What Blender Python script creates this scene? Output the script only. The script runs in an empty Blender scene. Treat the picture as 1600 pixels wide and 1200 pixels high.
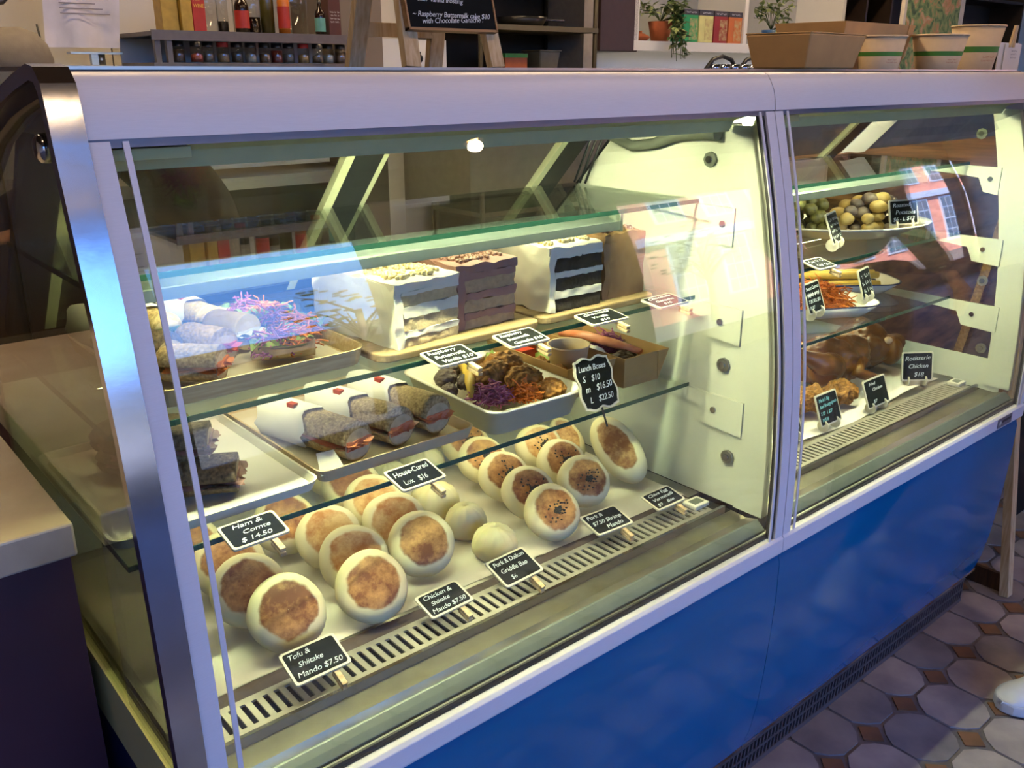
import bpy, bmesh, math, random
from mathutils import Vector, Matrix, Euler, noise as mnoise

# ------------------------------------------------------------------ camera, light, exposure
scene = bpy.context.scene
COL = scene.collection
H = 1.318                                   # height of the case top and of the camera
cam_d = bpy.data.cameras.new('camera')
cam = bpy.data.objects.new('camera', cam_d); COL.objects.link(cam)
cam_d.sensor_width = 36.0; cam_d.lens = 31.515; cam_d.clip_start = 0.02; cam_d.clip_end = 200
rgt = Vector((0.761051, -0.648691, -0.000076))
dwn = Vector((-0.212986, -0.249767, -0.944592))
fwd = Vector((0.612729, 0.718899, -0.328248))
R3 = Matrix((rgt, -dwn, -fwd)).transposed()
cam.matrix_world = Matrix.Translation((-0.2296, 0.0, H)) @ R3.to_4x4()
scene.camera = cam

scene.view_settings.view_transform = 'Standard'
scene.view_settings.look = 'None'
scene.view_settings.exposure = 0.24
scene.view_settings.gamma = 1.0
scene.view_settings.use_curve_mapping = False
try:
    scene.cycles.transparent_max_bounces = 40
    scene.cycles.max_bounces = 9
    scene.cycles.diffuse_bounces = 4
    scene.cycles.glossy_bounces = 4
    scene.cycles.caustics_reflective = False
    scene.cycles.caustics_refractive = False
    scene.cycles.sample_clamp_indirect = 4.0
    scene.cycles.use_denoising = True
except Exception:
    pass

world = bpy.data.worlds.new('sky'); scene.world = world; world.use_nodes = True
wn = world.node_tree.nodes; wl = world.node_tree.links
for n in list(wn): wn.remove(n)
wo = wn.new('ShaderNodeOutputWorld'); wb = wn.new('ShaderNodeBackground')
wt = wn.new('ShaderNodeTexCoord'); wx = wn.new('ShaderNodeSeparateXYZ'); wr = wn.new('ShaderNodeValToRGB')
wl.new(wt.outputs['Generated'], wx.inputs[0]); wl.new(wx.outputs['Z'], wr.inputs[0])
wr.color_ramp.elements[0].position = 0.0; wr.color_ramp.elements[0].color = (0.15, 0.37, 0.92, 1)
wr.color_ramp.elements[1].position = 0.6; wr.color_ramp.elements[1].color = (0.09, 0.25, 0.80, 1)
wl.new(wr.outputs[0], wb.inputs[0]); wb.inputs[1].default_value = 7.5
wl.new(wb.outputs[0], wo.inputs[0])

sun_d = bpy.data.lights.new('sun', 'SUN'); sun_d.energy = 62.0; sun_d.angle = 0.01; sun_d.color = (1.0, 0.93, 0.84)
sun = bpy.data.objects.new('sun', sun_d); COL.objects.link(sun)
sun.rotation_euler = Vector((0.25, -0.62, -0.70)).to_track_quat('-Z', 'Y').to_euler()

# ------------------------------------------------------------------ helpers
def lin(c):
    if isinstance(c, str):
        c = c.lstrip('#'); c = [int(c[i:i+2], 16)/255 for i in (0, 2, 4)]
    return tuple((x/12.92 if x <= 0.04045 else ((x+0.055)/1.055)**2.4) for x in c[:3]) + (1.0,)

class MB:
    def __init__(s): s.V = []; s.F = []; s.S = []; s.MI = []; s.sm = False; s.mi = 0
    def add(s, vs, fs, smooth=None):
        b = len(s.V); s.V += [tuple(v) for v in vs]
        for f in fs:
            s.F.append(tuple(i+b for i in f)); s.S.append(s.sm if smooth is None else smooth); s.MI.append(s.mi)
        return s
    def box(s, x0, x1, y0, y1, z0, z1):
        v = [(x0,y0,z0),(x1,y0,z0),(x1,y1,z0),(x0,y1,z0),(x0,y0,z1),(x1,y0,z1),(x1,y1,z1),(x0,y1,z1)]
        return s.add(v, [(0,3,2,1),(4,5,6,7),(0,1,5,4),(1,2,6,5),(2,3,7,6),(3,0,4,7)], False)
    def prism(s, poly, vec, smooth=False):
        n = len(poly); a = [Vector(p) for p in poly]; b = [p+Vector(vec) for p in a]
        fs = [tuple(range(n))[::-1], tuple(range(n, 2*n))]
        s.add(a+b, fs, False)
        base = len(s.V)-2*n
        for i in range(n):
            j = (i+1) % n
            s.F.append((base+i, base+j, base+n+j, base+n+i)); s.S.append(smooth); s.MI.append(s.mi)
        return s
    def prx(s, yz, x0, x1, smooth=False):
        return s.prism([(x0, y, z) for y, z in yz], (x1-x0, 0, 0), smooth)
    def ring(s, pts_a, pts_b): pass
    def loft(s, rings, closed=True, caps=True, smooth=True):
        n = len(rings[0]); b = len(s.V)
        for r in rings: s.V += [tuple(p) for p in r]
        for k in range(len(rings)-1):
            for i in range(n if closed else n-1):
                j = (i+1) % n
                s.F.append((b+k*n+i, b+k*n+j, b+(k+1)*n+j, b+(k+1)*n+i)); s.S.append(smooth); s.MI.append(s.mi)
        if caps:
            s.F.append(tuple(b+i for i in range(n))[::-1]); s.S.append(False); s.MI.append(s.mi)
            s.F.append(tuple(b+(len(rings)-1)*n+i for i in range(n))); s.S.append(False); s.MI.append(s.mi)
        return s
    def tube(s, path, r, n=8, caps=True, flat=1.0):
        P = [Vector(p) for p in path]; rings = []
        t0 = (P[1]-P[0]).normalized(); up = Vector((0,0,1)) if abs(t0.z) < 0.9 else Vector((1,0,0))
        for i, p in enumerate(P):
            t = (P[min(i+1, len(P)-1)]-P[max(i-1, 0)]).normalized()
            u = t.cross(up); u.normalize(); w = u.cross(t)
            rr = r[i] if isinstance(r, (list, tuple)) else r
            rings.append([p+u*(rr*math.cos(2*math.pi*k/n))+w*(rr*flat*math.sin(2*math.pi*k/n)) for k in range(n)])
        return s.loft(rings, True, caps)
    def cyl(s, p0, p1, r0, r1=None, n=20, caps=True):
        return s.tube([p0, p1], [r0, r0 if r1 is None else r1], n, caps)
    def lathe(s, prof, n=24, c=(0,0,0), fn=None, caps=False, sx=1, sy=1):
        rings = []
        for r, z in prof:
            ring = []
            for k in range(n):
                a = 2*math.pi*k/n
                q = Vector((r*math.cos(a)*sx, r*math.sin(a)*sy, z))
                if fn: q = fn(q, a)
                ring.append(q+Vector(c))
            rings.append(ring)
        return s.loft(rings, True, caps)
    def ico(s, c, rad, sub=2, amp=0.0, freq=10.0, seed=0, rot=None, oct=2):
        bm = bmesh.new(); bmesh.ops.create_icosphere(bm, subdivisions=sub, radius=1.0)
        if not isinstance(rad, (tuple, list)): rad = (rad,)*3
        vs = []
        for v in bm.verts:
            p = Vector((v.co.x*rad[0], v.co.y*rad[1], v.co.z*rad[2]))
            if amp:
                d = mnoise.fractal(p*freq+Vector((seed*7.3, seed*3.1, seed*1.7)), 1.0, 2.0, oct)
                p += v.co.normalized()*amp*d
            if rot: p = rot @ p
            vs.append(p+Vector(c))
        fs = [tuple(x.index for x in f.verts) for f in bm.faces]; bm.free()
        return s.add(vs, fs, True)
    def grid(s, fn, nu, nv, smooth=True, flip=False):
        vs = [fn(i/nu, j/nv) for j in range(nv+1) for i in range(nu+1)]
        fs = []
        for j in range(nv):
            for i in range(nu):
                a = j*(nu+1)+i; q = (a, a+1, a+nu+2, a+nu+1)
                fs.append(q[::-1] if flip else q)
        return s.add(vs, fs, smooth)
    def tf(s, m, start=0):
        for i in range(start, len(s.V)): s.V[i] = tuple(m @ Vector(s.V[i]))
        return s

ABS = {}
def link(o, parent=None):
    COL.objects.link(o)
    if parent is not None: o.parent = parent
    return o
def mesh_of(name, mb, mats, off=None):
    me = bpy.data.meshes.new(name)
    V = mb.V if off is None else [(v[0]-off[0], v[1]-off[1], v[2]-off[2]) for v in mb.V]
    me.from_pydata(V, [], mb.F)
    if not isinstance(mats, (list, tuple)): mats = [mats]
    for m in mats: me.materials.append(m)
    me.polygons.foreach_set('use_smooth', mb.S)
    if len(mats) > 1: me.polygons.foreach_set('material_index', mb.MI)
    me.validate(); me.update()
    return me
def part(name, mb, mats, parent, world=False, bevel=0, seg=2, label=None, kind=None):
    off = ABS.get(parent.name) if world else None
    o = bpy.data.objects.new(name, mesh_of(name, mb, mats, off)); link(o, parent)
    if world: ABS[o.name] = off
    if bevel:
        b = o.modifiers.new('bevel', 'BEVEL'); b.width = bevel; b.segments = seg; b.limit_method = 'ANGLE'
    if label: o['label'] = label
    if kind: o['kind'] = kind
    return o
def thing(name, label, cat, loc=(0,0,0), rot=None, group=None):
    o = bpy.data.objects.new(name, None); COL.objects.link(o); o.location = loc
    o.empty_display_size = 0.05
    if rot is not None:
        if isinstance(rot, (int, float)): o.rotation_euler = (0, 0, rot)
        else:
            o.rotation_mode = 'QUATERNION'; o.rotation_quaternion = rot
    o['label'] = label; o['category'] = cat
    if group: o['group'] = group
    ABS[o.name] = Vector(loc)
    return o
def single(name, mb, mats, label, cat, loc=(0,0,0), rot=None, group=None, bevel=0, world=False, kind=None):
    o = bpy.data.objects.new(name, mesh_of(name, mb, mats, Vector(loc) if world else None)); COL.objects.link(o); o.location = loc
    if rot is not None:
        if isinstance(rot, (int, float)): o.rotation_euler = (0, 0, rot)
        else:
            o.rotation_mode = 'QUATERNION'; o.rotation_quaternion = rot
    o['label'] = label; o['category'] = cat
    if group: o['group'] = group
    if kind: o['kind'] = kind
    ABS[o.name] = Vector(loc)
    if bevel:
        b = o.modifiers.new('bevel', 'BEVEL'); b.width = bevel; b.segments = 2; b.limit_method = 'ANGLE'
    return o
def struct(name, mb, mats, bevel=0):
    o = bpy.data.objects.new(name, mesh_of(name, mb, mats)); COL.objects.link(o); o['kind'] = 'structure'
    ABS[o.name] = Vector((0,0,0))
    if bevel:
        b = o.modifiers.new('bevel', 'BEVEL'); b.width = bevel; b.segments = 2; b.limit_method = 'ANGLE'
    return o
def dup(root, loc=None, rot=None, label=None, group=None):
    r = root.copy(); COL.objects.link(r)
    if loc is not None: r.location = loc
    if rot is not None:
        if isinstance(rot, (int, float)): r.rotation_euler = (0, 0, rot)
        else:
            r.rotation_mode = 'QUATERNION'; r.rotation_quaternion = rot
    if label: r['label'] = label
    if group: r['group'] = group
    for ch in list(root.children):
        k = ch.copy(); COL.objects.link(k); k.parent = r
        for g in list(ch.children):
            d = g.copy(); COL.objects.link(d); d.parent = k
    return r

# ------------------------------------------------------------------ materials
MATS = {}
def new_mat(name):
    m = bpy.data.materials.new(name); m.use_nodes = True; MATS[name] = m
    return m, m.node_tree.nodes, m.node_tree.links, m.node_tree.nodes['Principled BSDF']
def pm(name, col, rough=0.5, metal=0.0, var=0.08, scale=40.0, bump=0.0, bscale=None, spec=0.5, col2=None, detail=4.0, sss=0.0, coat=0.0, stretch=None, trans=0.0, emit=None, estr=0.0):
    """Principled with a noise-driven colour variation and optional fine relief."""
    m, N, L, b = new_mat(name)
    c = lin(col)
    b.inputs['Roughness'].default_value = rough; b.inputs['Metallic'].default_value = metal
    b.inputs['Specular IOR Level'].default_value = spec
    tc = N.new('ShaderNodeTexCoord'); vec = tc.outputs['Object']
    if stretch:
        mp = N.new('ShaderNodeMapping'); mp.inputs['Scale'].default_value = stretch
        L.new(vec, mp.inputs[0]); vec = mp.outputs[0]
    nz = N.new('ShaderNodeTexNoise'); nz.inputs['Scale'].default_value = scale; nz.inputs['Detail'].default_value = detail
    L.new(vec, nz.inputs['Vector'])
    rp = N.new('ShaderNodeValToRGB'); L.new(nz.outputs['Fac'], rp.inputs[0])
    e = rp.color_ramp.elements; e[0].position = 0.3; e[1].position = 0.7
    if col2: e[0].color = c; e[1].color = lin(col2)
    else:
        e[0].color = tuple(max(0, x*(1-var)) for x in c[:3])+(1,); e[1].color = tuple(min(1, x*(1+var)) for x in c[:3])+(1,)
    L.new(rp.outputs[0], b.inputs['Base Color'])
    if bump:
        n2 = N.new('ShaderNodeTexNoise'); n2.inputs['Scale'].default_value = bscale or scale; n2.inputs['Detail'].default_value = 3
        L.new(vec, n2.inputs['Vector'])
        bp = N.new('ShaderNodeBump'); bp.inputs['Strength'].default_value = bump; bp.inputs['Distance'].default_value = 0.002
        L.new(n2.outputs['Fac'], bp.inputs['Height']); L.new(bp.outputs[0], b.inputs['Normal'])
    if sss:
        b.inputs['Subsurface Weight'].default_value = sss; b.inputs['Subsurface Radius'].default_value = (0.01, 0.006, 0.003); b.inputs['Subsurface Scale'].default_value = 0.5
    if coat: b.inputs['Coat Weight'].default_value = coat; b.inputs['Coat Roughness'].default_value = 0.05
    if trans: b.inputs['Transmission Weight'].default_value = trans
    if emit: b.inputs['Emission Color'].default_value = lin(emit); b.inputs['Emission Strength'].default_value = estr
    return m
def glass(name, tint=(0.96, 0.99, 0.97), r0=0.045, rough=0.0):
    """Thin-walled pane: clear transmission with a Schlick mirror reflection."""
    m, N, L, b = new_mat(name); N.remove(b)
    out = [n for n in N if n.type == 'OUTPUT_MATERIAL'][0]
    lw = N.new('ShaderNodeLayerWeight'); lw.inputs['Blend'].default_value = 0.5
    pw = N.new('ShaderNodeMath'); pw.operation = 'POWER'; pw.inputs[1].default_value = 5.0
    ml = N.new('ShaderNodeMath'); ml.operation = 'MULTIPLY_ADD'; ml.inputs[1].default_value = 1-r0; ml.inputs[2].default_value = r0
    L.new(lw.outputs['Facing'], pw.inputs[0]); L.new(pw.outputs[0], ml.inputs[0])
    tr = N.new('ShaderNodeBsdfTransparent'); tr.inputs[0].default_value = tuple(tint)+(1,)
    gl = N.new('ShaderNodeBsdfGlossy'); gl.inputs['Roughness'].default_value = rough; gl.inputs[0].default_value = (1,1,1,1)
    mx = N.new('ShaderNodeMixShader'); L.new(ml.outputs[0], mx.inputs[0]); L.new(tr.outputs[0], mx.inputs[1]); L.new(gl.outputs[0], mx.inputs[2])
    L.new(mx.outputs[0], out.inputs[0])
    return m
def emis(name, col, s):
    m, N, L, b = new_mat(name)
    b.inputs['Base Color'].default_value = lin(col); b.inputs['Emission Color'].default_value = lin(col); b.inputs['Emission Strength'].default_value = s
    return m
def bands(name, axis, stops, rough=0.8, scale=1.0, wob=0.0, nscale=60, bump=0.3):
    """Colour bands along one object axis; stops = [(pos, hex)] with constant steps."""
    m, N, L, b = new_mat(name); b.inputs['Roughness'].default_value = rough
    tc = N.new('ShaderNodeTexCoord'); sp = N.new('ShaderNodeSeparateXYZ'); L.new(tc.outputs['Object'], sp.inputs[0])
    v = sp.outputs['XYZ'.index(axis)]
    nz = N.new('ShaderNodeTexNoise'); nz.inputs['Scale'].default_value = nscale; L.new(tc.outputs['Object'], nz.inputs['Vector'])
    ma = N.new('ShaderNodeMath'); ma.operation = 'MULTIPLY_ADD'; ma.inputs[1].default_value = wob; L.new(nz.outputs['Fac'], ma.inputs[0]); L.new(v, ma.inputs[2])
    ms = N.new('ShaderNodeMath'); ms.operation = 'MULTIPLY'; ms.inputs[1].default_value = scale; L.new(ma.outputs[0], ms.inputs[0])
    rp = N.new('ShaderNodeValToRGB'); rp.color_ramp.interpolation = 'CONSTANT'; L.new(ms.outputs[0], rp.inputs[0])
    e = rp.color_ramp.elements
    e[0].position = stops[0][0]; e[0].color = lin(stops[0][1]); e[1].position = stops[1][0]; e[1].color = lin(stops[1][1])
    for p, c in stops[2:]:
        x = e.new(p); x.color = lin(c)
    L.new(rp.outputs[0], b.inputs['Base Color'])
    if bump:
        bp = N.new('ShaderNodeBump'); bp.inputs['Strength'].default_value = bump; bp.inputs['Distance'].default_value = 0.002
        L.new(nz.outputs['Fac'], bp.inputs['Height']); L.new(bp.outputs[0], b.inputs['Normal'])
    return m
alu = pm('brushed_white_aluminium', '#dcd9df', 0.42, 0.0, 0.03, 60, 0.05, 300, stretch=(1, 25, 25))
alu_grey = pm('grey_aluminium_lip', '#77757f', 0.4, 0.3, 0.04, 50)
steel = pm('polished_steel', '#b9bac2', 0.16, 1.0, 0.06, 30, 0.03, 60)
steel_b = pm('brushed_steel', '#b9b7ad', 0.34, 1.0, 0.08, 30, 0.04, 200, stretch=(1, 20, 20))
grille_m = pm('grille_steel', '#b5b2a4', 0.35, 0.5, 0.06, 30)
steel_deck = pm('worn_stainless', '#a9a592', 0.30, 0.9, 0.15, 14, 0.05, 30)
dark_gasket = pm('black_gasket', '#17161a', 0.5, 0, 0.1)
bronze = pm('dark_bronze_frame', '#3a322e', 0.45, 0.4, 0.1)
liner = pm('white_enamel_liner', '#cdd1c0', 0.35, 0, 0.03, 12)
cream = pm('cream_liner', '#c3bd86', 0.45, 0, 0.05, 10)
sage = pm('sage_grey_sill', '#7d8781', 0.35, 0.5, 0.05)
blue = pm('glossy_blue_panel', '#025c92', 0.09, 0, 0.06, 6, spec=0.35)
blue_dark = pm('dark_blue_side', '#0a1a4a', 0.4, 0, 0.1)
kick_m = pm('grey_kick_metal', '#6b6468', 0.45, 0.5, 0.12, 30)
void = pm('dark_void', '#0d0d0e', 0.8, 0, 0.1)
glass_front = glass('front_glass', (0.965, 0.985, 0.965), 0.05)
glass_shelf = glass('shelf_glass', (0.95, 0.985, 0.965), 0.04)
glass_end = glass('end_glass', (0.66, 0.66, 0.56), 0.07)
glass_win = glass('window_glass', (0.97, 0.98, 0.98), 0.04)
green_edge = pm('green_glass_edge', '#24473c', 0.12, 0, 0.15, 20)
door_dark = pm('dark_door_stile', '#23272b', 0.35, 0.2, 0.1)
tube_e = emis('lamp_tube', '#f6f4c4', 260.0)
strip_e = emis('added_led_strip', '#f6f2bc', 28.0)  # glow of the strips added under the shelves
refl_e = emis('shelf_lamp_tube', '#f6f4c4', 20.0)
lamp_house = pm('lamp_housing', '#b7bd9c', 0.4, 0.1, 0.05)
lamp_refl = pm('lamp_reflector_metal', '#8f9b95', 0.32, 0.8, 0.05)
rubber = pm('grey_rubber', '#5c6258', 0.6, 0, 0.1)
marble = pm('white_marble', '#d2c6ba', 0.28, 0, 0, 5, col2='#a08c7a', detail=8)
purple = pm('dark_purple_paint', '#3a1a2a', 0.5, 0, 0.12, 8)
wood_pale = pm('pale_pine', '#d8c39a', 0.6, 0, 0, 6, col2='#b99a6c', stretch=(30, 30, 2), bump=0.1)
wood_mid = pm('warm_wood', '#b08a5c', 0.55, 0, 0, 5, col2='#7d5a38', stretch=(3, 30, 30), bump=0.1)
wood_dark = pm('dark_wood', '#4a2f1c', 0.6, 0, 0, 6, col2='#2c1a10', stretch=(25, 25, 2), bump=0.1)
kraft = pm('kraft_board', '#b9935f', 0.75, 0, 0.08, 25, 0.08, 120)
kraft_in = pm('kraft_inside', '#96734a', 0.8, 0, 0.08, 25)
kraft_cup = pm('pale_kraft_cup', '#d6bd97', 0.65, 0, 0.05, 60)
cup_green = pm('cup_green_band', '#4f8a36', 0.6, 0, 0.05)
paper = pm('white_paper', '#e6e2dc', 0.75, 0, 0.03, 20, 0.15, 40)
parch = pm('parchment', '#dcd3c0', 0.7, 0, 0.05, 20, 0.2, 30)
deck_paper = pm('deck_liner_paper', '#d6d0c0', 0.7, 0, 0.05, 12, 0.1, 20)
plastic_w = pm('white_plastic', '#e8e4d4', 0.35, 0, 0.03)
black_b = pm('chalkboard', '#0b1013', 0.8, 0, 0.25, 30, spec=0.15)
chalk = pm('chalk_white', '#e8eef0', 0.8, 0, 0.05, emit=None)
chalk_cyan = pm('chalk_cyan', '#8fd8dc', 0.8, 0, 0.05)
frame_cream = pm('sign_frame', '#dcd5bd', 0.6, 0, 0.05)
skin = pm('skin', '#c58e72', 0.5, 0, 0.05, 30, sss=0.1)
denim = pm('dark_denim', '#1c2433', 0.8, 0, 0.2, 80)
cloth_black = pm('black_cloth', '#15161c', 0.85, 0, 0.2, 60, 0.2, 150)
cloth_cap = pm('grey_cap_cloth', '#6c655b', 0.85, 0, 0.1, 40, 0.15, 300)
hair_m = pm('brown_hair', '#2b1c14', 0.6, 0, 0.3, 80)

# ------------------------------------------------------------------ room shell and street
FL = pm('grout', '#77717a', 0.8, 0, 0, 30, col2='#58545c', bump=0.3)
wall_cream = pm('cream_wall', '#d8d2c4', 0.7, 0, 0.04, 4)
wall_white = pm('white_wall', '#dcdcda', 0.7, 0, 0.03, 4)
ceil_m = pm('brown_ceiling', '#5a4636', 0.7, 0, 0, 3, col2='#3d2d22', stretch=(2, 20, 2))
XR, YF = 13.0, -4.2
m = MB().box(-3.2, XR, YF, 3.5, -0.06, -0.004); struct('floor', m, FL)
m = MB().box(-3.2, XR, YF, 3.5, 3.0, 3.08); struct('ceiling', m, ceil_m)
m = MB().box(-3.2, XR, 3.4, 3.5, 0, 3.0); struct('wall_back', m, wall_cream)
m = MB().box(-3.3, -3.2, YF, 3.5, 0, 3.0); struct('wall_left', m, wall_cream)
m = MB().box(XR, XR+.1, YF, 3.5, 0, 3.0); struct('wall_right', m, wall_cream)
m = MB().box(-3.2, XR, YF-.15, YF, 0, 0.45).box(-3.2, XR, YF-.15, YF, 2.62, 3.0).box(3.3, 6.1, YF-.15, YF, 0.45, 2.62)
for x in (-3.2, 1.55, 9.2, XR-.15): m.box(x, x+0.12, YF-.15, YF, 0.45, 2.62)
wf = struct('wall_front', m, pm('shopfront_paint', '#3b302a', 0.5, 0, 0.1))
for i, (x0, x1) in enumerate(((-3.08, 1.55), (1.67, 3.3), (6.1, 9.2), (9.32, XR-.15))):
    struct('window_%d' % (i+1), MB().box(x0, x1, YF-.08, YF-.072, 0.45, 2.62), glass_win)
for i in range(5):                                   # ceiling beams
    m = MB().box(-3.2, XR, -3.6+i*1.5, -3.42+i*1.5, 2.86, 3.0); struct('trim_%d' % (i+1), m, wood_dark)

# octagon and dot floor tiles
def tile_mat(name, a, b2):
    return pm(name, a, 0.55, 0, 0, 9, col2=b2, detail=6, bump=0.25, bscale=25)
t_gray = [tile_mat('cement_tile_a', '#a49ca0', '#7a7580'), tile_mat('cement_tile_b', '#938c90', '#6c6872'), tile_mat('cement_tile_c', '#b3a8a4', '#837a80')]
t_dot = tile_mat('terracotta_dot', '#8a6248', '#5f4634')
P = 0.145; k = 0.36*P
def octo(s, cut, z0, z1):
    h = s/2; c = cut
    pl = []
    for sx, sy, first in ((1,1,0),(-1,1,1),(-1,-1,0),(1,-1,1)):
        a = (sx*h, sy*(h-c)); b2 = (sx*(h-c), sy*h)
        corner = [a, (sx*(h-c*0.42), sy*(h-c*0.42)), b2]
        pl += corner if first == 0 else corner[::-1]
    mb = MB().prism([(x, y, z0) for x, y in pl], (0, 0, z1-z0)); return mb
oct_me = [mesh_of('floor_tile', octo(P-0.008, 0.042, -0.02, 0.0), g) for g in t_gray]
d = 0.029
dot_me = mesh_of('dot_tile', MB().prism([(d,0,-0.02),(0,d,-0.02),(-d,0,-0.02),(0,-d,-0.02)], (0,0,0.019)), t_dot)
floor_o = bpy.data.objects['floor']
random.seed(4)
for i in range(-7, 14):
    for j in range(-8, 4):
        cx_, cy_ = 1.2785+P*i, 0.7575+P*j
        vx_, vy_ = cx_+0.23, cy_
        if cy_ > 0.86 and cx_ < 2.1: continue
        if vx_ < 0.25 or cx_ > 3.2 or (vx_ > 4.6*max(cy_, 0.2) and cy_ < 0.35 and cx_ > 2.3): continue
        o = bpy.data.objects.new('floor_tile', random.choice(oct_me)); link(o, floor_o); o.location = (cx_, cy_, random.uniform(-0.0015, 0))
        o.rotation_euler = (0, 0, random.choice((0, 1, 2, 3))*math.pi/2)
        o2 = bpy.data.objects.new('dot_tile', dot_me); link(o2, floor_o); o2.location = (cx_-P/2, cy_-P/2, 0)

# the street outside: pavement, a brick house across it
brick_m, N, L, b = new_mat('street_brick')
bt = N.new('ShaderNodeTexBrick'); bt.inputs['Scale'].default_value = 4.0
bt.inputs['Color1'].default_value = lin('#d88670'); bt.inputs['Color2'].default_value = lin('#c87460'); bt.inputs['Mortar'].default_value = lin('#d0a894')
bt.inputs['Mortar Size'].default_value = 0.02
tc = N.new('ShaderNodeTexCoord'); mp = N.new('ShaderNodeMapping'); mp.inputs['Rotation'].default_value = (math.pi/2, 0, 0)
L.new(tc.outputs['Object'], mp.inputs[0]); L.new(mp.outputs[0], bt.inputs['Vector']); L.new(bt.outputs[0], b.inputs['Base Color']); b.inputs['Roughness'].default_value = 0.9
asphalt = pm('asphalt', '#403e3c', 0.9, 0, 0.1, 3)
m = MB().box(-40, 70, -60, YF-.15, -0.2, -0.06); struct('ground', m, asphalt)
bw = pm('white_window_paint', '#e6e6ea', 0.5); bg = pm('building_window_glass', '#39424e', 0.1, 0, 0.3, 2)
bx = thing('brick_building', 'red brick house with tall white paned windows across the street', 'building', (24.7, -15.0, -0.06))
part('wall', MB().box(-6.5, 26, -1, 0, 0, 12), brick_m, bx)
part('cornice', MB().box(-6.6, 26, -0.1, 0.25, 3.3, 3.75).box(-6.6, 26, -0.2, 0.15, 7.6, 7.9), bw, bx)
for zz, hh in ((0.7, 2.4), (4.5, 2.2), (8.6, 2.2)):
    for i in range(13):
        x0 = -5.6+i*2.3
        w_ = part('window', MB().box(x0-0.08, x0+1.28, -0.02, 0.06, zz-0.08, zz+hh+0.08), bw, bx)
        pm_ = MB()
        for a in range(3):
            for c in range(4):
                pm_.box(x0+0.03+a*0.4, x0+0.37+a*0.4, 0.055, 0.07, zz+0.03+c*hh/4, zz-0.03+(c+1)*hh/4)
        part('pane', pm_, bg, w_)
leafm = pm('street_tree_leaf', '#2f3b1d', 0.7, 0, 0.3, 3)
tr = thing('street_tree', 'bare branched street tree on the pavement outside', 'tree', (6.6, -10.5, -0.06))
m = MB().tube([(0,0,0),(0.05,0,1.2),(0,0.05,2.4)], [0.10, 0.08, 0.06], 8)
random.seed(9)
for i in range(16):
    a = random.uniform(0, 6.28); z0 = random.uniform(1.4, 2.4); l = random.uniform(0.5, 1.2)
    m.tube([(0,0,z0), (math.cos(a)*l*0.5, math.sin(a)*l*0.5, z0+l*0.5), (math.cos(a)*l, math.sin(a)*l, z0+l*0.8)], [0.03, 0.02, 0.008], 5)
part('trunk', m, wood_dark, tr)
m = MB()
for i in range(90):
    a = random.uniform(0, 6.28); r = random.uniform(0.3, 1.2); z0 = random.uniform(1.8, 3.4)
    m.ico((math.cos(a)*r, math.sin(a)*r, z0), (0.10, 0.06, 0.03), 1)
part('foliage', m, leafm, tr, kind='stuff')
dup(tr, (15.5, -11.0, -0.06), 1.3, 'leafy street tree in front of the brick house')

hz = thing('house_row', 'low dark row of houses at the far end of the street', 'building', (4.0, -30.0, -0.06))
part('wall', MB().box(-26, 45, -3, 0, 0, 2.9), pm('far_render', '#2a2a26', 0.9, 0, 0.1, 1), hz)
part('roof', MB().prism([(-26.5,.4,2.9),(-26.5,-3.4,2.9),(-26.5,-1.5,3.9)], (72,0,0)), pm('far_roof', '#2c2826', 0.9, 0, 0.1, 1), hz)

t = thing('darkening_dresser', 'tall dark brown dresser added behind the marble counter to darken reflections', 'dresser', (-1.4, 3.0, 0))  # unseen dresser, added to darken what the left end pane reflects
part('carcass', MB().box(-1.7, 1.55, -.02, .38, 0, 2.5), wood_dark, t)
for i in range(6): part('door', MB().box(-1.68+.54*i, -1.16+.54*i, -.04, -.02, .05, 2.45), pm('dresser_door_%d' % i, '#3a2618', .45, 0, .15, 6), t)
# ceiling lamps over the customers; unseen panels added to brighten the kitchen
bulb_e = emis('warm_bulb', '#ffb060', 60.0)
panel_e = emis('kitchen_fill_diffuser', '#ffdcae', 42.0)
def spot(x, y, label):
    t = thing('ceiling_spot', label, 'lamp', (x, y, 2.86), None, 'warm ceiling spots')
    part('stem', MB().cyl((0,0,0.14),(0,0,-0.16), 0.012), dark_gasket, t)
    part('shade', MB().lathe([(0.02,-0.14),(0.05,-0.17),(0.06,-0.30)], 20), dark_gasket, t)
    part('bulb', MB().ico((0,0,-0.27), 0.032, 2), bulb_e, t)
    ld = bpy.data.lights.new('spot_light', 'POINT'); ld.energy = 9; ld.color = (1.0, 0.72, 0.42); ld.shadow_soft_size = 0.04
    lo = bpy.data.objects.new('spot_light', ld); link(lo, t); lo.location = (0,0,-0.33)
for i, (x, y) in enumerate(((-0.3, 0.15), (0.75, 0.15), (1.8, 0.15), (2.85, 0.15), (0.75, -2.0), (2.85, -2.0))):
    spot(x, y, 'dark warm bulb ceiling spot hanging over the customers\' side')
def kpanel(x, y):  # ceiling panels out of view, added to brighten the kitchen
    t = thing('added_kitchen_light', 'flat rectangular ceiling light added out of view to brighten the kitchen', 'lamp', (x, y, 2.94), None, 'added kitchen ceiling lights')
    part('frame', MB().box(-0.62,0.62,-0.17,0.17,0,0.06), wall_white, t)
    part('diffuser', MB().box(-0.6,0.6,-0.15,0.15,-0.01,0.0), panel_e, t)
for x in (0.2, 2.2, 4.2): kpanel(x, 2.35)

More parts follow.
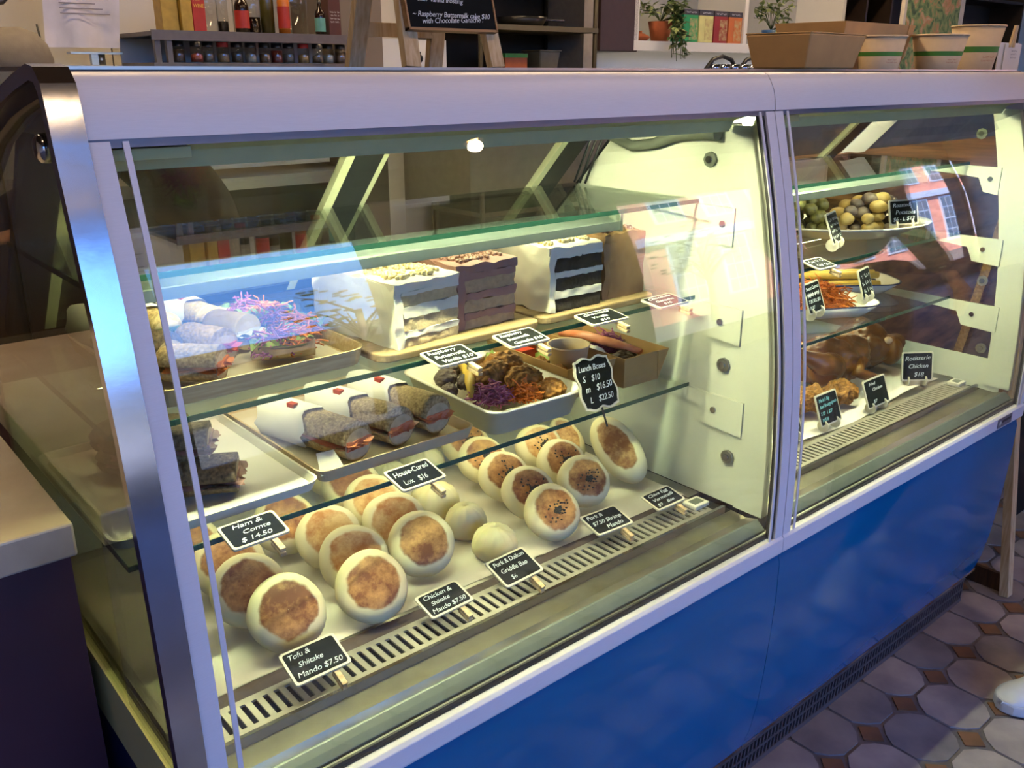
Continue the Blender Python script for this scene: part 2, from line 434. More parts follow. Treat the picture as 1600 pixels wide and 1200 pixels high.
# ------------------------------------------------------------------ display cases
GP = [(1.262, .8280), (1.218, .8160), (1.123, .7920), (1.0205, .7720), (.931, .7570), (.848, .7470), (.717, .7380), (.6255, .7356), (.574, .7356)]
def gy(z):
    if z >= GP[0][0]: return GP[0][1]
    for (z1, y1), (z0, y0) in zip(GP, GP[1:]):
        if z >= z0: return y0+(y1-y0)*(z-z0)/(z1-z0)
    return GP[-1][1]
def gsm(z):       # smoothed
    return (gy(z-0.03)+2*gy(z)+gy(z+0.03))/4 if 0.61 < z < 1.23 else gy(z)
ZS = [0.574+(1.262-0.574)*i/28 for i in range(29)]
def band(off0, off1, z0=0.574, z1=1.262, n=28):
    zs = [z0+(z1-z0)*i/n for i in range(n+1)]
    return [(gsm(z)+off0, z) for z in zs]+[(gsm(z)+off1, z) for z in reversed(zs)]
HEAD = [(.876,1.3188),(.860,1.3188),(.850,1.3180),(.8435,1.3145),(.8375,1.3060),(.8305,1.2930),(.8265,1.2780),(.8250,1.2640),(.833,1.2640),(.838,1.285),(.848,1.300),(.876,1.310)]
BLUE = [(.7390,.5405),(.7335,.52),(.7330,.45),(.7355,.38),(.7400,.30),(.7470,.22),(.7570,.155),(.7705,.108)]
def slots(mb, x0, x1, y0, y1, z, n, t=0.003, rim=0.010):
    mb.box(x0, x1, y0, y0+rim, z-t, z).box(x0, x1, y1-rim, y1, z-t, z)
    p = (x1-x0)/n
    for i in range(n+1):
        a = x0+i*p
        mb.box(a-p*0.27 if i else a, a+p*0.27 if i < n else a, y0+rim, y1-rim, z-t, z)
def case(X0, label, left_end, right_glass):
    X1 = X0+1.0; a, e = X0+0.001, X1-0.001
    t = thing('display_case', label, 'display case', (X0+0.5, 1.05, 0))
    W = dict(parent=t, world=True)
    part('header', MB().prx(HEAD, a, e, True), alu, bevel=0, **W).data.set_sharp_from_angle(angle=0.7)
    part('header_lip', MB().box(a, e, .8275, .842, 1.2565, 1.2638), alu_grey, **W)
    part('top_plate', MB().box(a, e, .880, 1.16, 1.3195, 1.3235), steel_b, **W)
    part('top_gasket', MB().box(a, e, .872, .882, 1.3165, 1.3205), dark_gasket, **W)
    part('top_body', MB().prx([(.876,1.3190),(1.15,1.3190),(1.15,1.28),(1.08,1.28),(1.06,1.262),(.905,1.262),(.88,1.300)], a, e), liner, **W)
    # curved front pane, side strips
    part('front_glass', MB().prx(band(0.001, 0.007), X0+0.022, X1-0.022, True), glass_front, **W).data.set_sharp_from_angle(angle=0.6)
    for n_, x0, x1 in (('side_strip', X0+0.001 if not left_end else X0, X0+0.0225), ('side_strip', X1-0.0225, X1-0.001)):
        part(n_, MB().prx(band(-0.002, 0.010), x0, x1, True), alu, **W).data.set_sharp_from_angle(angle=0.6)
    part('glass_seal', MB().prx(band(-0.0015, 0.0006), X0+0.033, X0+0.0385, True), alu, **W).data.set_sharp_from_angle(angle=0.6)
    part('glass_seal', MB().prx(band(-0.0015, 0.0006), X1-0.0385, X1-0.033, True), alu, **W).data.set_sharp_from_angle(angle=0.6)
    part('gasket', MB().prx(band(0.002, 0.012), X1-0.030, X1-0.0225, True), dark_gasket, **W)
    # bottom rail, sill, gutter, deck
    part('bottom_rail', MB().prx([(.7315,.541),(.7300,.545),(.7300,.570),(.7345,.5745),(.745,.5745),(.745,.541)], a, e), alu, bevel=0.001, **W)
    part('sill_gasket', MB().box(a, e, .7445, .7600, .560, .5775).box(X0+.02, X1-.02, .7455, .7485, .5775, .583), dark_gasket, **W)
    part('sill_line', MB().box(X0+.022, X1-.022, .7490, .7520, .577, .5825), steel_b, **W)
    part('sill', MB().prx([(.756,.575),(.756,.583),(.764,.590),(.772,.596),(.776,.596),(.776,.575)], X0+.02, X1-.02), sage, bevel=0.001, **W)
    part('gutter', MB().prx([(.776,.592),(.800,.586),(.832,.588),(.832,.56),(.776,.56)], X0+.012, X1-.012), steel_deck, **W)
    part('deck_base', MB().box(X0+.012, X1-.012, .832, 1.39, .555, .588), void, **W)
    g = MB(); slots(g, X0+.035, X0+.945, .838, .898, .600, 62)
    part('air_grille', g, grille_m, **W)
    part('grille_edge', MB().box(X0+.03, X1-.03, .832, .838, .585, .6015), steel, **W)
    part('deck_plate', MB().box(X0+.014, X1-.017, .899, 1.394, .588, .599), steel_b, **W)
    # lower blue body and kick plate
    part('blue_panel', MB().prx(BLUE+[(y+.012, z) for y, z in reversed(BLUE)], X0+.0008 if not left_end else X0-.02, X1-.0008 if not right_glass else X1-.016, True), blue, **W).data.set_sharp_from_angle(angle=0.6)
    part('body', MB().prx([(y+.014, z) for y, z in BLUE]+[(1.40,.108),(1.40,.556),(.76,.556)], a, e), blue_dark, **W)
    part('kick_trim', MB().box(a, e, .7700, .7850, .1020, .1085), steel, **W)
    kp = MB(); kp.box(a, e, .790, .794, .0, .012).box(a, e, .790, .794, .092, .104)
    for z in (.035, .0625): kp.box(a, e, .7905, .7935, z, z+.006)
    for i in range(78):
        xx = a+.006+i*(e-a-.012)/77
        for z0, z1 in ((.010, .037), (.039, .0645), (.0665, .094)):
            kp.prism([(xx-.0022,.7905,z0),(xx+.0022,.7905,z0),(xx+.0062,.7905,z1),(xx+.0018,.7905,z1)], (0,.003,0))
    part('kick_grille', kp, kick_m, **W)
    part('kick_back', MB().box(a, e, .800, 1.38, .0, .102), void, **W)
    if not left_end:
        pass
    # lamps
    part('lamp_housing', MB().prx([(.845,1.2562),(.876,1.2480),(.886,1.2310),(.8885,1.2310),(.880,1.2505),(.93,1.252),(.945,1.238),(.9475,1.239),(.934,1.2600),(.845,1.2600)], X0+.03, X1-.03), lamp_house, **W)
    part('lamp_socket', MB().box(X0+.03, X0+.10, .846, .874, 1.2435, 1.2535), cream, **W)
    part('lamp_tube', MB().cyl((X0+.05,.912,1.243),(X1-.18,.912,1.243), .008, n=12), tube_e, **W)
    # glass shelves
    xs0, xs1 = (X0+.012 if left_end else X0+.03), X1-.022
    for zt, y0, y1 in ((1.121, .940, 1.243), (.959, .935, 1.325), (.802, .935, 1.345)):
        s = part('glass_shelf', MB().box(xs0, xs1, y0+.0015, y1, zt-.007, zt), glass_shelf, **W)
        part('shelf_edge', MB().box(xs0, xs1, y0, y0+.0015, zt-.0068, zt-.0002), green_edge, s, world=True)
        if left_end:
            part('shelf_end', MB().box(xs0-.0015, xs0, y0, y1, zt-.0068, zt-.0002), green_edge, s, world=True)
    # reflector lamp hung under the top shelf
    pr_ = [(.955+.115*i/10, 1.098+.013*math.sin(math.pi*i/10)) for i in range(11)]
    part('reflector', MB().prx(pr_+[(y, z-.003) for y, z in reversed(pr_)], X0+.06, X0+.80, True), lamp_refl, **W)
    part('reflector_cap', MB().box(X0+.80, X0+.806, .950, 1.075, 1.085, 1.112), rubber, **W)
    part('reflector_rim', MB().box(X0+.06, X0+.80, .950, .957, 1.088, 1.101), lamp_refl, **W)
    part('lamp_tube', MB().cyl((X0+.07,1.012,1.096),(X0+.79,1.012,1.096), .007, n=12), refl_e, **W)
    for zt in (.959, .802):
        ls = part('added_led_strip', MB().box(X0+.06, X1-.06, 1.135, 1.147, zt-.0135, zt-.0115), strip_e, **W)  # hidden strips added to brighten the food below each shelf
        part('added_led_housing', MB().box(X0+.055, X1-.055, 1.132, 1.150, zt-.0115, zt-.0072), liner, ls, world=True)  # cover added to keep the strip out of sight from above
    # back: liner, slanted sliding doors
    part('back_liner', MB().box(a, e, 1.396, 1.42, .56, .900), liner, **W)
    part('door_sill', MB().box(a, e, 1.388, 1.43, .900, .955), door_dark, **W)
    dd = Vector((0, -.235, .245)).normalized(); nn = Vector((0, .245, .235)).normalized()
    def slab(x0, x1, s0, s1, off, th):
        p0 = Vector((0, 1.398, .960))
        q = [p0+dd*s0+nn*off, p0+dd*s1+nn*off, p0+dd*s1+nn*(off+th), p0+dd*s0+nn*(off+th)]
        return [(v.y, v.z) for v in q], x0, x1
    for i, (x0, x1, off) in enumerate(((X0+.02, X0+.52, .006), (X0+.48, X0+.975, .022))):
        dr = part('sliding_door', MB().prx(*slab(x0+.03, x1-.03, .02, .405, off+.004, .005)), glass_win, **W)
        for q0 in (x0, x1-.05): part('door_stile', MB().prx(*slab(q0, q0+.05, 0, .425, off, .012)), door_dark, dr, world=True)
        for q0 in (x0+.05, x1-.065): part('stile_trim', MB().prx(*slab(q0, q0+.015, 0, .425, off, .012)), lamp_house, dr, world=True)
        for s0 in (0, .405): part('door_rail', MB().prx(*slab(x0+.065, x1-.065, s0, s0+.02, off, .012)), door_dark, dr, world=True)
    # right end: white post, panel or pane, shelf brackets
    part('end_post', MB().prx(band(.030, .088, .600, 1.240), X1-.020, X1-.004, True), liner, **W)
    back_end = [(1.352,.60),(1.352,.99),(1.345,1.01),(1.11,1.25)]
    pn = [(gsm(z)+.086, z) for z in [0.60+0.64*i/20 for i in range(21)]]
    if right_glass:
        part('end_pane', MB().prx(pn+[(1.11,1.245),(1.385,.962),(1.392,.95),(1.392,.60)], X1-.012, X1-.008), glass_win, **W)
        part('end_wall', MB().box(X1-.0145, X1-.0125, .79, 1.36, .56, .665), liner, **W)
    else:
        part('end_wall', MB().prx(pn+[(1.11,1.245),(1.385,.962),(1.392,.95),(1.392,.60)], X1-.016, X1-.008), liner, **W)
    for zt in (1.121, .959, .802):
        b_ = part('shelf_bracket', MB().prx([(1.20,zt-.008),(1.20,zt-.018),(.96,zt-.030),(.915,zt-.034),(.900,zt-.065),(gsm(zt)+.075,zt-.070),(gsm(zt)+.075,zt-.008)], X1-.0235, X1-.0165), liner, **W)
        part('screw', MB().cyl((X1-.0265,.878 if zt < 1 else .888,zt-.035),(X1-.0235,.878 if zt < 1 else .888,zt-.035), .0055, n=14), steel, b_, world=True)
    for y, z in ((.925, 1.185), (.868, .850), (.845, .688)):
        n_ = part('hinge_plate', MB().cyl((X1-.022,y,z),(X1-.0165,y,z), .0125, n=8), steel_b if z < 1 else rubber, **W)
        part('bolt', MB().cyl((X1-.025,y,z),(X1-.022,y,z), .006, n=12), steel, n_, world=True)
    if left_end:
        pass
    else:
        part('inner_wall', MB().prx(pn+[(1.11,1.245),(1.385,.962),(1.392,.95),(1.392,.60)], X0+.004, X0+.010), liner, **W)
    return t
c1 = case(0.0, 'curved glass deli case holding griddled buns, cakes and lunch boxes', True, False)
c2 = case(1.0, 'curved glass deli case holding roast chickens and roasted vegetables', False, True)
W = dict(parent=c1, world=True)
# gas strut and wires on the dividing wall
part('strut_arm', MB().tube([(.968,1.17,1.235),(.962,1.14,1.218),(.962,1.08,1.198),(.962,1.03,1.205),(.962,.985,1.222),(.962,.93,1.228),(.962,.90,1.228)], [.010,.011,.009,.009,.011,.012,.012], 8), rubber, **W)
for i in range(3):
    part('strut_rod', MB().cyl((.966,1.150+.014*i,1.215),(.966,1.195+.014*i,1.125), .0024, n=6), door_dark, **W)
# polished end frame with pane and button
FR = [(.7235,.520),(.7235,.60),(.7240,.70),(.7300,.82),(.7390,.92),(.7520,1.02),(.7720,1.12),(.7950,1.215),(.8060,1.262),(.8100,1.290),(.8160,1.310),(.8300,1.3225),(.8500,1.3250),(.9000,1.3170),(.9600,1.3050),(1.060,1.275),(1.16,1.225),(1.26,1.15),(1.36,1.06)]
def offs(path, d):
    out = []
    for i, p in enumerate(path):
        q0 = Vector(path[max(i-1,0)]); q1 = Vector(path[min(i+1,len(path)-1)]); t_ = (q1-q0).normalized()
        out.append((p[0]+t_.y*d, p[1]-t_.x*d))
    return out
part('end_frame', MB().prx(FR+offs(FR, .013)[::-1], -.028, -.0005, True), steel, **W).data.set_sharp_from_angle(angle=0.5)
part('end_frame_seal', MB().prx(offs(FR, .013)+offs(FR, .028)[::-1], -.024, -.004, True), bronze, **W)
ins = offs(FR, .028)
part('end_pane', MB().prx(ins[2:]+[(1.38,1.0),(1.39,.62),(.76,.62)], -.017, -.012), glass_end, **W)
part('end_liner', MB().prx([(.752,.560),(.752,.635),(.79,.640),(1.36,.655),(1.36,.560)], -.019, -.010), cream, **W)
part('end_side', MB().prx([(y+.004, z) for y, z in BLUE]+[(1.40,.108),(1.40,.559),(.745,.559)], -.018, -.001), blue_dark, **W)
bt_ = part('end_button', MB().lathe([(0.0,.010),(.008,.0095),(.0125,.006),(.013,.0),(.0,.0)], 20).tf(Matrix.Translation((-.017,.872,1.256)) @ Matrix.Rotation(-math.pi/2, 4, 'Y')), steel, **W)
part('front_corner', MB().box(-.028, 0, .735, .76, .50, .60), bronze, **W)
# little maker's plate at the right end of the rail
mp_ = part('maker_plate', MB().box(1.85, 1.925, .7285, .7302, .547, .569), alu_grey, c2, world=True)
part('logo', MB().box(1.873, 1.918, .7280, .7286, .557, .563), dark_gasket, mp_, world=True); part('emblem', MB().cyl((1.862,.7286,.558),(1.862,.7279,.558), .005, n=16), liner, mp_, world=True)
# thermometers lying on the grilles
for X0, lab in ((0.0, 'small white digital thermometer beside the egg bao sign'), (1.0, 'small white digital thermometer near the rotisserie chicken sign')):
    t = thing('thermometer', lab, 'thermometer', (X0+.935, .869, .600))
    part('case', MB().box(-.019,.019,-.015,.015,0,.008), plastic_w, t, bevel=0.002)
    part('display', MB().box(-.012,.012,-.008,.008,.008,.0086), pm('lcd_grey', '#6d7468', 0.3), t)
    ABS_ = None
# ------------------------------------------------------------------ text
def text_mesh(lines, size, shear=0.25, seed=0, align='LEFT', lead=1.25, extr=0.0002):
    """Hand-lettered lines joined into one flat mesh, origin at the block's centre."""
    rnd = random.Random(seed); mb = MB(); y = 0.0; W_ = 0
    for ln in lines:
        cu = bpy.data.curves.new('txt', 'FONT'); cu.body = ln; cu.size = size*rnd.uniform(0.94, 1.06); cu.shear = shear; cu.extrude = extr; cu.resolution_u = 2
        cu.space_character = 0.95; cu.offset = -size*0.006
        ob = bpy.data.objects.new('txt', cu); COL.objects.link(ob)
        dg = bpy.context.evaluated_depsgraph_get(); me = ob.evaluated_get(dg).to_mesh()
        vs = [v.co.copy() for v in me.vertices]; fs = [tuple(p.vertices) for p in me.polygons]
        if vs:
            w = max(v.x for v in vs); x0 = rnd.uniform(0, 0.25)*size; rot = rnd.uniform(-0.02, 0.06)
            if align == 'CENTER': x0 = -w/2
            vs = [Vector((v.x+x0, v.y+y+v.x*rot, v.z)) for v in vs]; mb.add(vs, fs, False); W_ = max(W_, w+x0)
        ob.to_mesh_clear(); bpy.data.objects.remove(ob); bpy.data.curves.remove(cu)
        y -= size*lead
    if mb.V:
        cx_ = (max(v[0] for v in mb.V)+min(v[0] for v in mb.V))/2; cy_ = (max(v[1] for v in mb.V)+min(v[1] for v in mb.V))/2
        mb.V = [(v[0]-cx_, v[1]-cy_, v[2]) for v in mb.V]
    return mb
def scribble(n, w, h, seed=0, th=.06):
    """Rows of looping pen strokes for writing that is too small to read."""
    rnd = random.Random(seed); mb = MB(); rh = h/n
    for i in range(n):
        x = -w/2+rnd.uniform(0, .12)*w; y0 = h/2-rh*(i+.5)
        while x < w/2*.9:
            l = min(rnd.uniform(.18, .4)*w, w/2-x); k_ = max(6, int(l/(rh*.11)))
            pts = [(x+l*j/k_+rh*.10*math.sin(j*1.9), y0+rh*.26*math.sin(j*1.57+rnd.uniform(-.5,.5))*rnd.uniform(.6, 1.2)) for j in range(k_+1)]
            t_ = rh*th
            vs = [(px, py+s_*t_, .0002) for px, py in pts for s_ in (-1, 1)]
            mb.add(vs, [(2*j, 2*j+2, 2*j+3, 2*j+1) for j in range(k_)], False); x += l+rh*.35
    return mb
def fit_text(lines, w, h, seed=0, lead=1.25, shear=0.25):
    if isinstance(lines, int): return scribble(lines, w, h, seed)
    mb = text_mesh(lines, 0.02, shear, seed, lead=lead)
    ww = max(v[0] for v in mb.V)-min(v[0] for v in mb.V); hh = max(v[1] for v in mb.V)-min(v[1] for v in mb.V)
    s = min(w/ww, h/hh)
    sx = min(w/ww, s*1.35); sy = min(h/hh, s*1.35)
    mb.V = [(v[0]*sx, v[1]*sy, v[2]) for v in mb.V]
    return mb
def round_rect(w, h, r, n=4):
    pts = []
    for cx_, cy_, a0 in ((w/2-r, h/2-r, 0), (-w/2+r, h/2-r, 90), (-w/2+r, -h/2+r, 180), (w/2-r, -h/2+r, 270)):
        for k_ in range(n+1):
            a = math.radians(a0+90*k_/n); pts.append((cx_+r*math.cos(a), cy_+r*math.sin(a)))
    return pts

# ------------------------------------------------------------------ marble counter beside the case
t = thing('counter', 'counter with white marble slab top and dark purple front beside the case', 'counter', (-1.2, 1.3, 0))
part('slab', MB().box(-2.4, -.0305, .960, 1.75, .822, .862), marble, t, world=True, bevel=0.003)
part('front_panel', MB().box(-2.38, -.034, .985, 1.72, 0.0, .822), purple, t, world=True)

# ------------------------------------------------------------------ things on top of the case
ZT = 1.3236
# A-frame chalkboard
t = thing('chalkboard_easel', 'small pine A-frame chalkboard listing cakes with handwritten prices', 'sign', (.51, 1.05, ZT))
def bar(name, p0, p1, w, d_, mat=wood_pale, par=t):
    p0 = Vector(p0); p1 = Vector(p1); ax = (p1-p0).normalized(); u = Vector((1,0,0)); u = (u-ax*u.dot(ax)).normalized(); v = ax.cross(u)
    q = [p0+u*(w/2)+v*(d_/2), p0-u*(w/2)+v*(d_/2), p0-u*(w/2)-v*(d_/2), p0+u*(w/2)-v*(d_/2)]
    return part(name, MB().prism(q, p1-p0), mat, par, bevel=0.0008)
top = .255
for sx in (-1, 1):
    bar('front_leg', (sx*.068, -.070, 0), (sx*.052, -.004, top), .022, .012)
    bar('rear_leg', (sx*.066, .070, 0), (sx*.052, .006, top), .024, .012)
bar('rear_stretcher', (-.055, .060, .047), (.055, .060, .047), .018, .010)
part('rear_stretcher', MB().box(-.055, .055, .053, .062, .040, .058), wood_pale, t)
bd = part('board', MB().box(-.070, .066, -.0035, .0035, 0, .215), black_b, t)
bd.location = (0, -.0690, .046); bd.rotation_euler = (-.25, 0, 0)
part('board_frame', MB().box(-.0725,-.070,-.005,.005,-.003,.215).box(.066,.0685,-.005,.005,-.003,.215).box(-.0725,.0685,-.005,.005,-.003,.0), wood_mid, bd)
tm = text_mesh(['               cake      $10', '    with  vanilla frosting', '', '~ Raspberry Buttermilk cake $10', '     with Chocolate Ganache .'], .0088, .3, 3, lead=1.05)
sxx = .122/(max(v[0] for v in tm.V)-min(v[0] for v in tm.V)); tm.V = [(v[0]*sxx, v[1], v[2]) for v in tm.V]
lo = part('lettering', tm, chalk, bd); lo.location = (-.002, -.0038, .0265); lo.rotation_euler = (math.pi/2, 0, 0)

def kraft_box(name, label, loc, rot, wb, db, h, flare=.02, food=None):
    t = thing(name, label, 'box', loc, rot)
    th = .0012; m = MB(); wt, dt = wb+flare*2, db+flare*2
    b0 = [(-wb/2,-db/2,0),(wb/2,-db/2,0),(wb/2,db/2,0),(-wb/2,db/2,0)]; b1 = [(-wt/2,-dt/2,h),(wt/2,-dt/2,h),(wt/2,dt/2,h),(-wt/2,dt/2,h)]
    names = ('front_wall', 'side_wall', 'back_wall', 'side_wall')
    for i in range(4):
        j = (i+1) % 4
        A, B, C, D = [Vector(x) for x in (b0[i], b0[j], b1[j], b1[i])]
        n_ = (B-A).cross(D-A).normalized()
        m = MB(); m.prism([A, B, C, D], -n_*th)
        part(names[i], m, kraft, t)
    part('base', MB().box(-wb/2, wb/2, -db/2, db/2, 0, th), kraft_in, t)
    # folded corner gussets
    for sx in (-1, 1):
        m = MB(); m.prism([(sx*wb/2,-db/2,0),(sx*wt/2,-dt/2,h),(sx*(wt/2-.028),-dt/2-.0006,h)], (0,-.0012,0)); part('gusset', m, kraft, t)
    return t
def closed_box(label, loc, rot, w, d_, h):
    t = thing('takeout_box', label, 'box', loc, rot)
    part('body', MB().loft([[(-w/2+.012,-d_/2+.012,0),(w/2-.012,-d_/2+.012,0),(w/2-.012,d_/2-.012,0),(-w/2+.012,d_/2-.012,0)], [(-w/2,-d_/2,h),(w/2,-d_/2,h),(w/2,d_/2,h),(-w/2,d_/2,h)]], smooth=False), kraft, t, bevel=0.003)
    part('lid', MB().box(-w/2, w/2, -d_/2, d_/2, h, h+.002).prism([(w/2,-d_/2,h),(w/2,d_/2,h),(w/2-.004,d_/2*.8,h*.35),(w/2-.004,-d_/2*.8,h*.35)], (.002,0,0)), kraft, t, bevel=0.0006)
    return t
closed_box('smaller closed kraft takeout box in front of the bigger one', (1.30, .975, ZT), .03, .19, .13, .058)
kraft_box('takeout_box', 'bigger open kraft takeout box behind the paper cups', (1.60, 1.075, ZT), .02, .25, .12, .088, .018)
def paper_cup(label, loc, r0, r1, h):
    t = thing('paper_cup', label, 'cup', loc, None, 'paper soup cups on the case')
    part('wall', MB().lathe([(r0,0),(r1,h),(r1-.0012,h),(r0-.0012,.002),(0,.002)], 40), kraft_cup, t)
    part('rim', MB().lathe([(r1-.001,h-.002),(r1+.0015,h-.002),(r1+.0022,h),(r1+.001,h+.0018),(r1-.0015,h+.0012)], 40), kraft_cup, t)
    z0, z1 = h*.40, h*.53
    f = lambda z: r0+(r1-r0)*z/h+.0003
    part('green_band', MB().lathe([(f(z0),z0),(f(z1),z1)], 40), cup_green, t)
    tx = scribble(2, h*.42, h*.16, 2)
    for v in range(len(tx.V)):
        x, y, z = tx.V[v]; zz = h*.25+y; a = -2.0+x/f(zz); tx.V[v] = ((f(zz)+.0002+z)*math.cos(a), (f(zz)+.0002+z)*math.sin(a), zz)
    part('print', tx, pm('cup_print_red', '#b5654a', 0.7), t)
paper_cup('short paper cup with green band, smallest of the three', (1.520, .950, ZT), .036, .046, .060)
paper_cup('medium wide paper cup with green band', (1.770, .955, ZT), .041, .055, .068)
paper_cup('tall paper cup with green band, largest of the three', (1.99, .975, ZT), .040, .056, .093)
t = thing('card_holder', 'wooden clothespin stand holding white printed cards', 'card holder', (2.12, .955, ZT))
part('card', MB().box(-.055,.055,-.001,.001,0,.060), paper, t); part('card', MB().box(-.03,.06,-.004,-.003,0,.058), paper, t)
for sx in (-1, 1):
    part('clothespin', MB().prism([(.008*sx-.004,-.008,.05),(.008*sx+.004,-.008,.05),(.002*sx+.004,-.012,.098),(.002*sx-.003,-.012,.098)], (0,.006,0)), wood_pale, t)
tx = scribble(3, .035, .022, 5)
o = part('print', tx, pm('ink', '#555560', 0.8), t); o.location = (.02, -.0045, .035); o.rotation_euler = (math.pi/2, 0, 0)

# ------------------------------------------------------------------ kitchen behind
tile_w = pm('glossy_wall_sheet', '#cfc9bc', 0.25, 0.2, 0.05, 2)
t = thing('wall_sheet', 'pale shiny metal wall sheet behind the spice shelf', 'wall panel', (.4, 3.38, .9))
for i in range(4): part('panel', MB().box(-.45+.45*i, -.005+.45*i, -.012, .0, 0, 1.4), tile_w, t)
# spice shelf
t = thing('darkening_prep_counter', 'dark steel prep counter added beneath the spice shelf to darken the background', 'counter', (.95, 3.15, 0))  # counter added to darken the bright wall seen through the rear doors
part('body', MB().box(-.75,.56,-.20,.23,0,.945), pm('dark_prep_steel', '#33302c', .4, .5, .1), t); part('top', MB().box(-.77,.57,-.22,.23,.945,.985), steel_b, t)
Z1 = 1.432
t = thing('spice_shelf', 'steel wall shelf with bottles above and spice jars below', 'shelf', (1.13, 2.95, 1.30))
sh = pm('dull_shelf_steel', '#6e6761', 0.4, 0.7, 0.08)
part('top_board', MB().box(-.345,.37,-.14,.14,.120,.132+.0), sh, t); part('front_edge', MB().box(-.345,.37,-.146,-.140,.108,.136), sh, t)
part('lower_board', MB().box(-.345,.37,-.14,.14,.034,.046), sh, t)
for x in (-.325, -.29, .355):
    part('leg', MB().box(x-.008,x+.008,-.13,-.114,-.31,.12), sh, t)
part('back_panel', MB().box(-.345,.37,.14,.146,-.30,.125), wall_white, t)
zt = 1.30+.132; zl = 1.30+.0465
def rbox(name, label, cat, x, y, z, w, d_, h, mat, lab=None):
    t = thing(name, label, cat, (x, y, z)); part('carton', MB().box(-w/2,w/2,-d_/2,d_/2,0,h), mat, t, bevel=.002)
    if lab:
        o = part('lettering', fit_text(lab[0], w*.8, lab[2], 1, shear=0), lab[1], t); o.location = (0, -d_/2-.0006, lab[3]); o.rotation_euler = (math.pi/2, 0, 0)
    return t
def bottle(label, x, y, z, r, h, mat, capm, labm=None, neck=.35, nm='bottle', fill=None):
    t = thing(nm, label, 'bottle' if nm == 'bottle' else 'jar', (x, y, z))
    nr = r*neck
    part('glass', MB().lathe([(0,0),(r,0),(r,h*.60),(r*.8,h*.70),(nr,h*.78),(nr,h*.92)], 18), mat, t)
    part('cap', MB().lathe([(nr*1.15,h*.90),(nr*1.15,h),(0,h)], 14), capm, t)
    if labm: part('label_band', MB().lathe([(r+.0005,h*.12),(r+.0005,h*.50)], 18), labm, t)
    if fill: part('contents', MB().lathe([(0,.002),(r*.93,.002),(r*.93,h*fill),(0,h*fill)], 16), capm, t)
    return t
clear = glass('clear_bottle', (0.86, 0.86, 0.84), 0.06)
black_p = pm('black_plastic', '#121214', 0.35); red_p = pm('red_label', '#a02a20', 0.5, 0, .1); gold = pm('gold_tin', '#b08f3a', 0.35, 0.4, .15)
yellow_l = pm('yellow_label', '#d8b640', 0.5); orange_s = pm('orange_sauce', '#c8721e', 0.3, 0, .1); dark_s = pm('dark_soy', '#1d0f0a', 0.15); olive = pm('olive_glass', '#514b22', 0.15); brown_p = pm('brown_pack', '#4a2216', 0.5)
teal_l = pm('teal_label', '#5f9a94', 0.5)
Y0 = 2.87
rbox('oil_tin', 'gold cooking oil tin at the shelf end', 'tin', .86, Y0, zt, .05, .06, .17, gold)
rbox('oil_tin', 'narrow gold tin with pale upper label', 'tin', .905, Y0-.02, zt, .034, .05, .15, gold)
rbox('wine_carton', 'red carton printed red wine', 'carton', .943, Y0-.02, zt, .040, .05, .12, red_p, (['RED', 'WINE'], yellow_l, .03, .085))
bottle('clear round vinegar bottle beside the red wine carton', .992, Y0, zt, .026, .19, clear, wall_white)
bottle('slim clear bottle with dark sauce left in it', 1.035, Y0, zt, .017, .18, clear, black_p, None, .5, fill=.2)
bottle('black soy bottle with red and yellow label', 1.085, Y0-.03, zt, .022, .135, dark_s, black_p, red_p)
bottle('half full clear bottle of dark sauce', 1.135, Y0, zt, .024, .17, clear, dark_s, None, .5, fill=.3)
bottle('olive green oil bottle', 1.185, Y0, zt, .022, .19, olive, black_p)
bottle('orange hot sauce bottle with red band', 1.228, Y0-.03, zt, .019, .17, orange_s, red_p, red_p)
bottle('large clear jug with red strip', 1.295, Y0+.03, zt, .045, .24, clear, red_p)
bottle('small dark bottle with teal label', 1.352, Y0-.04, zt, .017, .11, dark_s, black_p, teal_l)
rbox('coffee_pack', 'brown coffee pack with white label', 'packet', 1.405, Y0-.02, zt, .045, .05, .12, brown_p, (4, wall_white, .04, .06))
jar_m = [pm('spice_%d' % i, c, 0.7, 0, .3, 60) for i, c in enumerate(('#5a4a3a', '#7a2e20', '#6a6a60', '#8c7a52', '#3d3a34', '#9aa0a0'))]
jl = ('dark ground spice', 'red chilli flakes', 'grey pepper', 'tan seeds', 'black tea', 'white salt')
random.seed(2)
for i in range(13):
    x = .875+i*.0455; c = i % 6
    t = thing('spice_jar', 'lidded glass jar of %s, number %s along the lower spice shelf' % (jl[c], ('one','two','three','four','five','six','seven','eight','nine','ten','eleven','twelve','thirteen')[i]), 'jar', (x, Y0-.04+random.uniform(-.01,.02), zl), None, 'spice jars on the lower shelf')
    part('glass', MB().lathe([(0,0),(.018,0),(.019,.004),(.019,.042),(.016,.048)], 14), clear, t)
    part('contents', MB().lathe([(0,.002),(.0175,.002),(.0175,random.uniform(.02,.038)),(0,.03)], 12), jar_m[c], t)
    part('lid', MB().lathe([(.0175,.046),(.0175,.060),(0,.060)], 14), red_p if i in (3, 9) else black_p, t)
